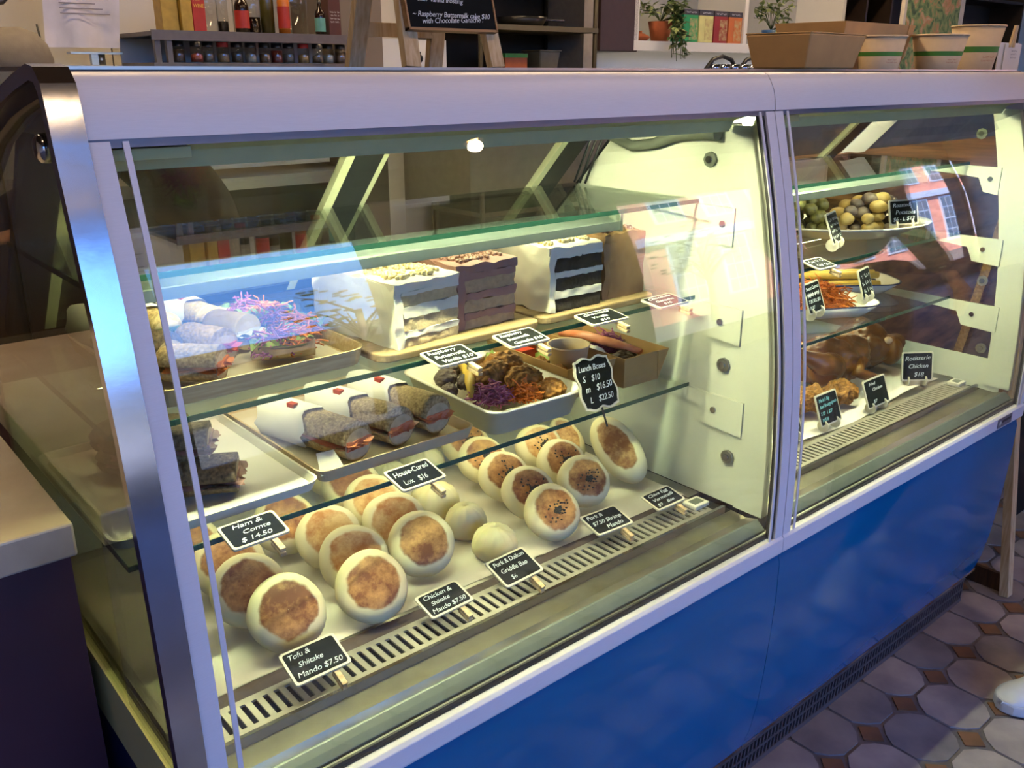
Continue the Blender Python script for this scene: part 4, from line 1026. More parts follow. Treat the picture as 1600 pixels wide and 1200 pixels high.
egg_m, N, L, b = new_mat('egg_bao_dough'); b.inputs['Roughness'].default_value = .55
crust_nodes(N, L, b, .040, '#84521f', '#d3a868', '#eadfb0', ell=(.85, 1.75))
me = bun_mesh(.042, .026, 11, egg_m, .95, 1.75)
for loc, n, lb, s in (((.905,1.030,.662), (-.62,-.42,.66), 'large long egg bao with browned top beside the white wall', 1.0), ((.905,1.165,.640), (-.3,-.4,.85), 'long egg bao lying behind the large one', .72)):
    o = bpy.data.objects.new('egg_bao', me); COL.objects.link(o); o.location = loc; o.rotation_mode = 'QUATERNION'
    o.rotation_quaternion = to_z(n) @ Matrix.Rotation(-.25, 3, 'Z').to_quaternion(); o.scale = (s,)*3
    o['label'] = lb; o['category'] = 'bun'
def bao(loc, R_, hgt, label, seed):
    prof = [(.001,0),(R_*.80,.0),(R_*.97,hgt*.18),(R_,hgt*.38),(R_*.93,hgt*.60),(R_*.74,hgt*.80),(R_*.46,hgt*.93),(R_*.22,hgt*.985),(R_*.06,hgt*.93),(.001,hgt*.90)]
    def fn(q, a):
        k_ = max(0, (q.z/hgt-.45))*1.6; r = math.hypot(q.x, q.y)
        w_ = 1+.11*k_*math.sin(a*13+q.z*60+seed)+.03*mnoise.noise(Vector((q.x*30+seed, q.y*30, q.z*30)))
        return Vector((q.x*w_, q.y*w_, q.z*(1+.03*math.sin(a*2+seed))))
    single('pleated_bao', MB().lathe(prof, 52, fn=fn), dough_m, label, 'bun', loc, seed*.7, 'steamed pleated bao')
bao((.560,.968,.600), .0365, .050, 'white pleated bao nearest the griddle bao sign', 1)
bao((.568,1.052,.600), .0355, .052, 'white pleated bao between two other pleated bao', 2)
bao((.572,1.145,.600), .043, .056, 'larger white pleated bao under the lox sign', 3)
bao((.645,1.285,.600), .043, .056, 'white pleated bao at the back beside the sesame buns', 4)
bao((.557,1.275,.600), .043, .056, 'white pleated bao at the back beneath the lox tray', 5)
t = thing('deck_paper', 'long sheet of pale liner paper under the buns', 'paper', (.5, 1.142, .5995))
part('sheet', MB().grid(lambda u, v: ((u-.5)*.93-.01, (v-.5)*.445+.008*math.sin(u*5)*(1-v), .0003+.0006*math.sin(u*30)*math.sin(v*9)), 30, 12), deck_paper, t)
t = thing('deck_mat', 'brown kraft strip showing under the liner paper by the grille', 'mat', (.5, .905, .5992))
part('strip', MB().grid(lambda u, v: ((u-.5)*.90, (v-.5)*.03+.004*math.sin(u*9), .0002), 30, 2), pm('dark_mat', '#4a3d38', .7), t)

# ------------------------------------------------------------------ cakes on the middle shelf
ZA = .959
def cake_board(label, loc, w, d_, rot=0):
    t = thing('cake_board', label, 'cutting board', loc, rot)
    part('board', MB().prism([(x, y, 0) for x, y in round_rect(w, d_, .02, 5)], (0,0,.011)), pm('maple_board', '#94805c', .55, 0, 0, 6, col2='#7a6646', stretch=(4,40,40)), t, bevel=.002)
    return t
cake_board('wooden serving board under the vanilla and raspberry cakes', (.500, 1.085, ZA+.0005), .282, .27)
cake_board('wooden serving board under the two chocolate cakes', (.775, 1.085, ZA+.0005), .255, .26)
frost_w = pm('vanilla_frosting', '#e9e2cc', .55, 0, .03, 40, .2, 60, sss=.1)
sponge_t = pm('vanilla_sponge', '#c9b389', .9, 0, .12, 140, .5, 200)
frost_r = pm('raspberry_frosting', '#9c7468', .6, 0, .06, 40, .2, 60)
sponge_r = pm('tan_sponge', '#bda07a', .9, 0, .12, 140, .5, 200)
frost_b = pm('milk_chocolate_frosting', '#94714c', .55, 0, .08, 40, .25, 90)
sponge_b = pm('dark_chocolate_sponge', '#2a2420', .95, 0, .3, 140, .6, 200)
pearl_w = pm('white_choc_pearls', '#e2cf98', .35, 0, .06); pearl_b = pm('choc_pearls', '#8a6a5a', .35, 0, .15, 60)
def cake(name, label, loc, rot, w, d_, h, lay, frost, sponge, pearl, seed, top=.012, wall=.012, front_wall=0.0, nd=240):
    t = thing(name, label, 'cake', loc, rot)
    z = 0.0; i = 0
    for frac, kind in lay:
        hh = (h-top)*frac; ins = .0012 if kind == 's' else 0
        part('sponge_layer' if kind == 's' else 'frosting_layer', nbox(MB(), -w/2+wall, w/2-ins, -d_/2+ins+front_wall*(kind == 's'), d_/2-wall, z, z+hh, 14, .0026, 90, seed+i), sponge if kind == 's' else frost, t); z += hh; i += 1
    part('top_frosting', nbox(MB(), -w/2, w/2, -d_/2, d_/2, z-.001, h, 18, .0046, 48, seed+20), frost, t)
    part('side_frosting', nbox(MB(), -w/2, -w/2+wall+.001, -d_/2, d_/2, 0, h-.001, 18, .0040, 48, seed+21), frost, t)
    part('back_frosting', nbox(MB(), -w/2, w/2, d_/2-wall-.001, d_/2, 0, h-.001, 10, .0022, 45, seed+22), frost, t)
    rnd = random.Random(seed); mb = MB()
    for k_ in range(nd):
        r = rnd.uniform(.0028, .0040); mb.ico((rnd.uniform(-w/2+.016, w/2-.008), rnd.uniform(-d_/2+.018, d_/2-.01), h+r*.55+rnd.uniform(0,.0012)), r, 1)
    part('pearl_topping', mb, pearl, t, kind='stuff')
    return t
ZB = ZA+.0118
cake('vanilla_cake', 'white frosted vanilla layer cake with pale pearls on top', (.436, 1.058, ZB), .10, .112, .185, .088, [(.17,'s'),(.12,'f'),(.24,'s'),(.20,'f'),(.20,'s'),(.07,'f')], frost_w, sponge_t, pearl_w, 3)
cake('raspberry_cake', 'mauve raspberry ganache layer cake with chocolate pearls', (.560, 1.066, ZB), .0, .108, .170, .093, [(.17,'s'),(.13,'f'),(.21,'s'),(.14,'f'),(.23,'s'),(.12,'f')], frost_r, sponge_r, pearl_b, 7)
cake('chocolate_vanilla_cake', 'white frosted dark chocolate layer cake with pale pearls', (.727, 1.050, ZB), -.02, .112, .165, .100, [(.24,'s'),(.13,'f'),(.24,'s'),(.09,'f'),(.24,'s'),(.06,'f')], frost_w, sponge_b, pearl_w, 12, front_wall=.0006)
cake('chocolate_cake', 'tall brown chocolate frosted cake with crumb topping', (.843, 1.062, ZB), .0, .095, .17, .104, [(1.0,'f')], frost_b, frost_b, pearl_b, 17)
# ------------------------------------------------------------------ sandwiches and wraps (left of the cakes)
def sandwich(name, label, loc, dirv, lng, rx, rz, crust, fill, seed, sleeve=None, group=None, tilt=0.0, extra=None):
    d_ = Vector(dirv).normalized(); rot = math.atan2(-d_.x, d_.y)      # local +Y (cut end) points along dirv
    t = thing(name, label, 'sandwich', loc, (Matrix.Rotation(rot, 3, 'Z') @ Matrix.Rotation(tilt, 3, 'X')).to_quaternion(), group)
    zc = rz*.80
    def up(mb): mb.V = [(v[0], v[1], v[2]+zc+.004) for v in mb.V]; return mb
    ub = up(capsule_half(MB(), -lng/2, lng/2, rx, rz, True, 16, 12, .3, .004, seed)); lb = up(capsule_half(MB(), -lng/2, lng/2, rx*.96, rz*.75, False, 16, 12, .3, .004, seed+3))
    part('top_bread', ub, crust, t); part('bottom_bread', lb, crust, t)
    fm = MB()
    for k_ in range(3):
        fm.grid(lambda u, v: ((u-.5)*rx*1.95, -lng/2+.02+(lng-.013)*v+.004*math.sin(u*9+k_*2+seed), zc+.004+(k_-1)*.0026+.0022*math.sin(u*14+v*9+k_+seed)), 12, 10)
    part('filling', fm, fill, t)
    part('cut_face', MB().lathe([(.0,lng/2+.0004),(rx*.93,lng/2+.0002)], 20, sx=1, sy=rz/rx*.85).tf(Matrix.Translation((0,0,zc+.003)) @ Matrix.Rotation(-math.pi/2, 4, 'X')), crumb, t)
    part('filling_edge', nbox(MB(), -rx*.85, rx*.85, lng/2-.004, lng/2+.0022, zc-.002, zc+.0105, 8, .0024, 90, seed), fill, t)
    if extra: part('filling_shreds', strands(26, rx*.8, .012, .014, .0011, seed, .6, .03).tf(Matrix.Translation((0, lng/2, zc-.002))), extra, t, kind='stuff')
    if sleeve:
        a0, a1 = sleeve
        rings = []
        for i in range(9):
            y = -lng/2+a0+(a1-a0)*i/8
            rs, ru, rl = rx*1.10+.002, rz+.008, rz*.75+.006
            rings.append([(rs*math.cos(2*math.pi*j/22)*(1+.02*math.sin(j*3+i)), y+(.008*math.sin(j*1.3) if i in (0, 8) else 0), max(.0004, zc+.004+(ru if math.sin(2*math.pi*j/22) > 0 else rl)*math.sin(2*math.pi*j/22))) for j in range(22)])
        part('paper_sleeve', MB().loft(rings, True, False), paper, t)
        part('sticker', MB().box(rx*.2, rx*.55, -lng/2+a1*.6, -lng/2+a1*.6+.014, zc+.006+rz*1.0, zc+.0135+rz*1.0), red_p, t)
    return t
ZC = .802
tw = tray('serving_tray', 'cream melamine tray lined with paper holding rolls and open pitas', 'tray', (.212, 1.135, ZA+.0005), .0, .286, .335, .022, .03, pm('cream_melamine', '#c2ad84', .5, 0, 0, 7, col2='#a98f62', stretch=(3,30,30)))
liner_sheet(tw, .255, .300, .0062, parch, 1, 0)
zz = ZA+.0105
sandwich('filled_roll', 'dark seeded roll with vegetable filling near the end pane', (.112,1.105,zz), (.45,-.90,0), .085, .025, .024, dark_seed_bread, lettuce_m, 1)
sandwich('filled_roll', 'seeded roll with a carrot stick poking out', (.135,1.020,zz), (.75,-.66,0), .080, .023, .021, seed_bread, carrot_m, 2)
sandwich('filled_roll', 'seeded half roll with dark red filling between the other rolls', (.178,1.085,zz), (.35,-.94,0), .078, .024, .023, seed_bread, tomato_m, 3)
sandwich('filled_roll', 'golden half roll with pale ridged filling beside the pitas', (.232,1.128,zz), (.35,-.94,0), .075, .023, .023, wrap_m, cream_ch, 4)
for i, (x, y, lb) in enumerate(((.100,1.225,'paper wrapped roll with purple stripe by the end pane'), (.160,1.228,'paper wrapped roll, middle one at the back of the cream tray'), (.220,1.228,'paper wrapped roll at the back of the cream tray beside the slaw'))):
    sandwich('wrapped_roll', lb, (x, y, zz), (.12,-.99,0), .115, .0215, .023, seed_bread, lettuce_m, 10+i, (.0, .08))
def open_pita(label, loc, rz, seed, R_=.055):
    t = thing('open_pita', label, 'pita', loc, rz)
    sh_ = lambda u, v: ((u-.5)*2*R_*math.sqrt(max(.02, 1-(2*v-1)**2*.9)), (v-.5)*1.9*R_, .004+.024*abs((u-.5)*2)**1.6)
    part('bread', MB().grid(sh_, 18, 14).grid(lambda u, v: tuple(Vector(sh_(u, v))-Vector((0,0,.003))), 18, 14, True, True), wrap_m, t)
    part('carrot_shreds', strands(170, R_*.60, R_*.85, .030, .0011, seed, .6, .024).tf(Matrix.Translation((.006,-.010,.010))), carrot_m, t, kind='stuff')
    part('cabbage_shreds', strands(110, R_*.5, R_*.5, .036, .0012, seed+1, .6, .022).tf(Matrix.Translation((-.010,.016,.010))), cabbage_m, t, kind='stuff')
    lm = MB()
    rnd = random.Random(seed)
    for k_ in range(5):
        ox, oy = rnd.uniform(-.02,.03), rnd.uniform(-.04,.04)
        lm.grid(lambda u, v: (ox+(u-.5)*.035, oy+(v-.5)*.035, .026+.006*math.sin(u*8+k_)*math.cos(v*7+seed)), 7, 7)
    part('lettuce', lm, lettuce_m, t)
    return t
open_pita('open pita with orange carrot shreds in front on the cream tray', (.262,1.030,zz), 1.2, 21, .042)
open_pita('open pita with lettuce and cabbage behind the carrot one', (.308,1.105,zz), .35, 25, .038)
open_pita('open pita heaped with purple slaw beside the vanilla cake', (.306,1.200,zz), .35, 29, .038)

# shelf below: ham sandwiches and lox sandwiches
th_ = tray('white_tray', 'white plastic tray under the ham sandwiches', 'tray', (.140, 1.135, ZC+.0005), 0, .265, .33, .014, .02, plastic_w)
liner_sheet(th_, .24, .30, .0055, paper, 3, .002)
z2 = ZC+.0095
for i, (x, y, dz, lb) in enumerate(((.125,1.055,0,'ham sandwich on dark seeded bread lying in front on the white tray'), (.115,1.155,0,'ham sandwich lying in the middle of the white tray'), (.130,1.235,0,'ham sandwich at the back of the white tray'), (.105,1.085,.040,'ham sandwich resting on top of the front ones'))):
    sandwich('ham_sandwich', lb, (x, y, z2+dz), (.88,-.47,0), .13, .034, .022, dark_seed_bread, ham, 30+i, None, 'ham and cheese sandwiches')
tl = tray('kraft_tray', 'kraft tray lined with parchment under the lox sandwiches', 'tray', (.406, 1.145, ZC+.0005), 0, .262, .33, .018, .015, kraft_cup)
liner_sheet(tl, .235, .300, .0055, parch, 5, 0)
lx = [((.322,1.090),(.25,-.96),'seeded lox sandwich in a paper sleeve beside the ham tray'), ((.400,1.097),(.22,-.97),'seeded lox sandwich in a paper sleeve, middle of three'), ((.474,1.103),(.15,-.98),'seeded lox sandwich in a paper sleeve beside the lunch box')]
for i, ((x, y), dv, lb) in enumerate(lx):
    sandwich('lox_sandwich', lb, (x, y, z2), (dv[0], dv[1], 0), .186, .0265, .028, seed_bread, salmon, 40+i, (.008, .105), 'smoked salmon sandwiches', 0)
pl_ = single('loose_paper', MB().grid(lambda u, v: ((u-.5)*.036*(1-v*.3), (v-.5)*.026, .001+.022*v), 8, 8), parch, 'loose flap of parchment standing up before the lox sandwiches', 'paper', (.298, .9965, z2+.001), -.1)

# fried chicken lunch box
def lumps(parent, name, pts, mat, seed, kind=None):
    for i, (p, r, rotz) in enumerate(pts):
        part(name, MB().ico(p, r, 5, min(r)*.20, 130, seed+i, Matrix.Rotation(rotz, 3, 'Z'), 5), mat, parent)
fried = pm('fried_crumb_crust', '#b9803a', .7, 0, 0, 120, col2='#704a1e', bump=.7, bscale=180)
def plastic_box(label, loc, rz, w, d_, h):
    t = thing('lunch_box', label, 'lunch box', loc, rz)
    ro = lambda w_, d__, z, rr: [(x, y, z) for x, y in round_rect(w_, d__, rr, 6)]
    part('tub', MB().loft([ro(w*.84,d_*.84,0,.018), ro(w*.95,d_*.95,h*.93,.024), ro(w,d_,h*.94,.026), ro(w,d_,h,.026), ro(w*.94,d_*.95,h,.022), ro(w*.82,d_*.82,.002,.016)]), plastic_w, t)
    return t
t = plastic_box('white plastic lunch box of fried chicken, slaw and vegetables', (.642, 1.072, ZC+.0005), -.04, .195, .265, .044)
lumps(t, 'fried_chicken', [((.032,-.040,.044),(.038,.030,.024),.4), ((.042,.025,.050),(.036,.030,.026),-.4), ((-.002,.000,.050),(.040,.026,.024),.3), ((.052,-.085,.038),(.026,.022,.018),0)], fried, 60)
part('cabbage_slaw', strands(420, .032, .030, .026, .0011, 61, 1.0, .022).tf(Matrix.Translation((-.040,-.052,.032))), cabbage_m, t, kind='stuff')
part('carrot_slaw', strands(320, .028, .020, .022, .0011, 62, 1.0, .022).tf(Matrix.Translation((.005,-.078,.032))), carrot_m, t, kind='stuff')
yc_m = pm('yellow_carrot', '#d8b24a', .4, 0, .12, 30); pc_m = pm('purple_carrot', '#3a2028', .4, 0, .2, 30)
part('yellow_carrot', MB().tube([(-.075,-.045,.044),(-.045,.0,.052),(-.02,.04,.054),(-.002,.085,.052)], [.004,.009,.011,.009], 10), yc_m, t)
mush = pm('roasted_mushroom', '#5a4a44', .5, 0, .3, 50)
lumps(t, 'mushroom', [((-.060,.045,.046),(.019,.017,.015),0), ((-.045,.012,.045),(.017,.013,.012),.4), ((-.035,.070,.045),(.017,.015,.014),.2), ((-.075,.015,.036),(.014,.014,.012),0)], mush, 66)
part('lettuce', MB().grid(lambda u, v: (.045+(u-.5)*.07, .085+(v-.5)*.04, .046+.010*math.sin(u*11)*math.cos(v*9)), 14, 10), lettuce_m, t)
part('sauce_cup', MB().lathe([(.022,.030),(.027,.062),(.0285,.063),(.0285,.066),(.025,.067),(0,.066)], 24, c=(.010,.078,0)), plastic_w, t)

t = kraft_box('kraft_lunch_box', 'open kraft lunch box with a soup bowl and salad inside', (.797, 1.105, ZC+.0005), -.05, .085, .20, .058, .012)
part('soup_bowl', MB().lathe([(.028,.012),(.036,.070),(.038,.071),(.0375,.074),(.0345,.073),(.027,.016),(0,.016)], 28, c=(.012,-.038,0)), kraft_cup, t)
lumps(t, 'mushroom', [((.005,-.040,.045),(.016,.014,.012),0), ((.020,-.030,.046),(.013,.014,.011),.7), ((.014,-.050,.044),(.014,.010,.010),.3), ((.0,-.028,.044),(.011,.011,.010),.3)], mush, 70)
part('tomato', nbox(MB(), -.050,-.022,.012,.034,.040,.058, 5, .002, 60, 2), tomato_m, t)
part('sauce_cup', MB().lathe([(.022,.030),(.027,.064),(.0285,.066),(.025,.068),(0,.067)], 24, c=(.005,.060,0)), tomato_m, t)
lumps(t, 'fried_chicken', [((-.026,-.010,.036),(.015,.016,.014),0), ((-.026,.060,.038),(.015,.018,.014),0), ((-.026,-.060,.034),(.014,.018,.014),0)], fried, 74)
part('lettuce', MB().grid(lambda u, v: (.0+(u-.5)*.10, .03+(v-.5)*.14, .036+.008*math.sin(u*14)*math.cos(v*12)), 14, 14), lettuce_m, t)
t = kraft_box('kraft_lunch_box', 'open kraft lunch box with a salmon strip and red cabbage', (.910, 1.085, ZC+.0005), -.04, .085, .20, .058, .012)
part('salmon_strip', MB().tube([(-.035,.075,.060),(-.012,.030,.060),(.010,-.020,.053),(.030,-.070,.045)], [.010,.013,.013,.008], 12, True, .6), salmon, t)
part('cabbage_slaw', strands(300, .030, .034, .032, .0012, 81, .9, .026).tf(Matrix.Translation((.022,.010,.032))), cabbage_m, t, kind='stuff')
part('potato_salad', MB().ico((-.030,-.01,.038), (.020,.026,.016), 3, .004, 70, 3), cream_ch, t)
lumps(t, 'beef_piece', [((-.005,-.060,.036),(.022,.020,.014),0), ((.02,-.045,.034),(.018,.016,.014),.4)], pm('braised_beef', '#3f2418', .5, 0, .3, 60), 84)
part('lettuce', MB().grid(lambda u, v: ((u-.5)*.095, .0+(v-.5)*.18, .026+.006*math.sin(u*14)*math.cos(v*12)), 14, 14), lettuce_m, t)

# ------------------------------------------------------------------ right-hand case
white_china = pm('white_china', '#e4e0d2', .2, 0, .03)
def platter(label, loc, rz, a, b_, h, rim=None, floor_=.35):
    t = thing('platter', label, 'plate', loc, rz)
    part('dish', MB().lathe([(0,0),(.55,.0),(.62,.003),(.93,h*.85),(1.0,h),(.985,h+.0025),(.92,h*.9),(.6,.007),(0,.006)], 44, sx=a, sy=b_), white_china, t)
    if rim: part('rim_line', MB().lathe([(.975,h+.0031),(1.001,h+.0006)], 44, sx=a, sy=b_), rim, t)
    return t
P1 = (1.730, 1.085, ZA+.0005)
platter('white oval platter of potatoes and brussels sprouts', P1, -.42, .205, .125, .030)
pot_a = pm('purple_potato_skin', '#4a3e44', .45, 0, 0, 40, col2='#857564'); pot_b = pm('roast_potato_flesh', '#c9b070', .5, 0, 0, 40, col2='#a88a4a')
sprout_m = pm('roast_sprout', '#75713a', .5, 0, 0, 90, col2='#332b18', bump=.4)
rnd = random.Random(12)
def heap(n, cx_, cy_, ax, ay, z0, hgt, rmin, rmax, mats, nm, labs, cat, group, seed, flat=.75):
    rnd = random.Random(seed); placed = []
    tries = 0
    while len(placed) < n and tries < 6000:
        tries += 1
        a = rnd.uniform(0, 6.28); q = math.sqrt(rnd.random()); x = cx_+ax*q*math.cos(a); y = cy_+ay*q*math.sin(a); r = rnd.uniform(rmin, rmax)
        z = z0+r*flat
        for (X, Y, Z, R_) in placed:
            d2 = (X-x)**2+(Y-y)**2; m_ = (R_+r)*.86
            if d2 < m_*m_: z = max(z, Z+math.sqrt(m_*m_-d2)*flat)
        if z > z0+hgt*(1-.75*q*q)+r: continue
        placed.append((x, y, z, r)); i = len(placed)-1; k_ = 0 if (len(mats) == 1 or rnd.random() < .62) else 1
        o = single(nm, MB().ico((0,0,0), (r*rnd.uniform(.95,1.2), r*.9, r*flat), 3, r*.10, 55, seed+i, Matrix.Rotation(rnd.uniform(0,3), 3, 'Z')), mats[k_], labs[k_], cat, (x, y, z), rnd.uniform(0,6), group+(' %d' % k_ if len(mats) > 1 else ''))
heap(40, 1.775, 1.065, .105, .070, ZA+.010, .062, .015, .021, [pot_a, pot_b], 'roast_potato', ['dark skinned roast potato heaped on the oval platter', 'golden cut roast potato heaped on the oval platter'], 'potato', 'roast potatoes', 5)
heap(20, 1.630, 1.125, .068, .066, ZA+.012, .060, .014, .018, [sprout_m], 'brussels_sprout', ['browned green brussels sprout at the end of the oval platter'], 'sprout', 'roast brussels sprouts', 9, .9)
blue_rim = pm('blue_enamel_rim', '#2a2c52', .3)
def boat(label, loc, rz, w, d_, h):
    t = thing('platter', label, 'plate', loc, rz)
    ro = lambda k_, z: [(x*k_, y*k_, z) for x, y in round_rect(w, d_, d_*.35, 8)]
    part('dish', MB().loft([ro(.78,0), ro(1,h), ro(.975,h+.001), ro(.75,.004)]), white_china, t)
    part('rim_line', MB().loft([ro(1.003,h-.0012), ro(1.004,h+.0012), ro(.975,h+.0016)], True, False), blue_rim, t)
    return t
boat('blue rimmed enamel platter of whole roasted carrots', (1.815, 1.165, ZC+.0005), -.62, .33, .165, .026)
labs = ('yellow', 'purple', 'yellow', 'purple', 'yellow', 'yellow', 'purple', 'yellow')
wd = ('nearest the glass', 'next to the nearest yellow one', 'third from the glass', 'fourth from the glass', 'fifth from the glass', 'sixth from the glass', 'farthest from the glass')
for i in range(7):
    y = (-.036, -.012, -.024, .012, .0, .036, .024)[i]; z = (.017, .017, .037, .017, .037, .017, .037)[i]
    mb = MB().tube([(-.108,y,z),(-.06,y,z),(0,y,z),(.06,y,z),(.110,y,z)], [.004,.008,.0100,.0108,.008], 10)
    single('roast_carrot', mb, yc_m if labs[i] == 'yellow' else pc_m, 'long %s roasted carrot %s on the blue rimmed platter' % (labs[i], wd[i]), 'carrot', (1.815, 1.165, ZC+.003), -.62)
boat('blue rimmed enamel platter of shredded orange carrots', (1.590, 1.065, ZC+.0005), -.50, .27, .165, .026)
single('shredded_carrots', strands(900, .082, .046, .062, .0014, 91, .6, .034), pm('bright_carrot', '#e8822e', .45, 0, .15, 60), 'heap of bright orange shredded carrots on the smaller platter', 'carrots', (1.590, 1.065, ZC+.0085), -.5, kind='stuff')
# chickens
roast = pm('roast_chicken_skin', '#5c3214', .30, 0, 0, 22, col2='#94602a', detail=7, bump=.9, bscale=45)
roast2 = pm('roast_chicken_skin_dark', '#4a2810', .30, 0, 0, 22, col2='#7c4c20', detail=7, bump=.9, bscale=45)
bone = pm('chicken_bone', '#c9a98a', .6)
def chicken(label, loc, rz, mat, s=1.0, lg=1.0):
    t = thing('roast_chicken', label, 'chicken', loc, rz)
    sc = lambda v: tuple(x*s for x in v)
    part('body', MB().ico(sc((0,0,.062)), sc((.098,.068,.060)), 5, .010, 26, 3, None, 5), mat, t)
    part('breast', MB().ico(sc((.035,-.012,.078)), sc((.066,.050,.046)), 5, .009, 30, 5, None, 5), mat, t)
    for sy in (-1, 1):
        th = part('thigh', MB().ico(sc((-.050,sy*.050,.062)), sc((.050,.030,.038)), 3, .006, 28, 7+sy), mat, t)
        part('drumstick', MB().tube([sc((-.045,sy*.060,.072)), sc((-.045-.040*lg,sy*.062,.085)), sc((-.045-.075*lg,sy*.046,.085+.020*lg)), sc((-.045-.095*lg,sy*.036,.085+.033*lg))], [.028*s,.026*s,.013*s,.009*s], 12), mat, t)
        part('bone_end', MB().ico(sc((-.045-.100*lg,sy*.034,.085+.036*lg)), .010*s, 2, .002, 60, 2), bone, t)
        part('wing', MB().tube([sc((.050,sy*.060,.070)), sc((.015,sy*.078,.055)), sc((.055,sy*.086,.040)), sc((.088,sy*.070,.032))], [.018*s,.017*s,.012*s,.006*s], 10), mat, t)
    return t
chicken('golden rotisserie chicken with raised drumsticks beside the fried chicken', (1.660, 1.060, .6075), -.25, roast, 1.0)
chicken('darker rotisserie chicken behind its own price sign', (1.868, 1.085, .6075), .9, roast2, .92, .3)
for i, (p, r, rz, lb) in enumerate((((1.376,1.072,.646),(.044,.038,.034),.3,'large crumbed fried chicken piece lying behind the others'), ((1.470,.985,.640),(.044,.032,.028),-.2,'large crumbed fried chicken piece behind the cyan lettered sign'), ((1.565,.968,.638),(.042,.028,.026),-.3,'long crumbed fried chicken piece beside the rotisserie chicken'), ((1.385,.985,.640),(.034,.030,.028),0,'crumbed fried chicken piece by the joint of the cases'), ((1.478,1.066,.644),(.034,.033,.032),.6,'crumbed fried chicken piece between the back piece and the rotisserie chicken'))):
    single('fried_chicken', MB().ico((0,0,0), r, 6, .008, 60, 50+i, None, 6), fried, lb, 'fried chicken', p, rz, 'fried chicken pieces')
t = thing('deck_paper', 'crumpled white paper under the chickens', 'paper', (1.49, 1.11, .5995))
part('sheet', MB().grid(lambda u, v: ((u-.5)*.90, (v-.5)*.40+.012*math.sin(u*9)*(1-v), .0004+.0014*(1+math.sin(u*23+v*5)*math.sin(v*15))), 40, 16), paper, t)
t = thing('posted_note', 'white printed note taped inside the chicken case', 'paper', (1.918, 1.205, 1.129))
part('sheet', MB().grid(lambda u, v: ((u-.5)*.12, -.11*v+.0, .115*v+.002*math.sin(u*6)), 8, 8), paper, t)
mb = MB()
for i in range(4): mb.prism([(-.045,-.075-.011*i,.0805+.0115*i),(.02,-.075-.011*i,.0805+.0115*i),(.02,-.0775-.011*i,.083+.0115*i),(-.045,-.0775-.011*i,.083+.0115*i)], (0,-.0008,-.0008))
part('print', mb, pm('note_ink', '#6a6a72', .8), t)

# ------------------------------------------------------------------ people
def skinned(name, joints, edges, mat, parent, sub=2, label=None, root=0):
    me = bpy.data.meshes.new(name); me.from_pydata([j[0] for j in joints], edges, []); me.materials.append(mat)
    o = bpy.data.objects.new(name, me); link(o, parent)
    sk = o.modifiers.new('skin', 'SKIN'); sk.use_smooth_shade = True
    if not me.skin_vertices:
        bm = bmesh.new(); bm.from_mesh(me); bm.verts.layers.skin.verify(); bm.to_mesh(me); bm.free()
    for i, j in enumerate(joints):
        r = j[1] if isinstance(j[1], tuple) else (j[1], j[1]); me.skin_vertices[0].data[i].radius = r
        me.skin_vertices[0].data[i].use_root = (i == root)
    ss = o.modifiers.new('sub', 'SUBSURF'); ss.levels = sub; ss.render_levels = sub
    if label: o['label'] = label
    return o
def head(parent, c, yaw, pitch=0.0, s=1.0):
    M_ = Matrix.Translation(c) @ Matrix.Rotation(yaw, 4, 'Z') @ Matrix.Rotation(pitch, 4, 'X')     # faces local -Y
    prof = MB()
    prof.ico((0,0,.02), (.076,.094,.100), 4); prof.ico((0,-.022,-.052), (.056,.066,.062), 3)
    prof.ico((0,-.098,-.018), (.014,.020,.026), 3)
    for sx in (-1, 1): prof.ico((sx*.078,.006,-.005), (.012,.022,.030), 3)
    prof.ico((0,-.086,-.066), (.024,.008,.007), 2)
    prof.cyl((0,.012,-.16),(0,.006,-.05), .054, .050, 16)
    for i in range(len(prof.V)): prof.V[i] = tuple(M_ @ (Vector(prof.V[i])*s))
    h_ = part('head', prof, skin, parent)
    for sx in (-1, 1):
        part('eye', MB().ico(M_ @ (Vector((sx*.031,-.083,.008))*s), .011*s, 2), pm('eye_white%d' % random.randrange(9999), '#d8d4cc', .3), h_)
        part('brow', MB().ico(M_ @ (Vector((sx*.032,-.090,.030))*s), (.016*s,.005*s,.004*s), 2), hair_m, h_)
    part('mouth', MB().ico(M_ @ (Vector((0,-.093,-.066))*s), (.020*s,.003*s,.004*s), 2), pm('lips%d' % random.randrange(9999), '#9a5a50', .5), h_)
    return h_, M_
def hand(parent, wrist, dirv, side=1):
    w = Vector(wrist); d_ = Vector(dirv).normalized(); u = d_.cross(Vector((0,0,1))).normalized()*side; n_ = u.cross(d_)
    J = [(tuple(w-d_*.02), (.022,.018)), (tuple(w+d_*.03), (.026,.014)), (tuple(w+d_*.075), (.030,.012))]; E_ = [(0,1),(1,2)]
    for k_, (o_, l) in enumerate(((-.027,.062),(-.009,.074),(.009,.070),(.027,.055))):
        b0 = len(J); p = w+d_*.078+u*o_
        J += [(tuple(p), .009), (tuple(p+d_*l*.5-n_*.008*side), .0085), (tuple(p+d_*l*.9-n_*.026*side), .007)]; E_ += [(2,b0),(b0,b0+1),(b0+1,b0+2)]
    b0 = len(J); p = w+d_*.03-u*.030
    J += [(tuple(p), .011), (tuple(p+d_*.03-u*.018), .0095), (tuple(p+d_*.055-u*.020), .008)]; E_ += [(1,b0),(b0,b0+1),(b0+1,b0+2)]
    return skinned('hand', J, E_, skin, parent, 2)

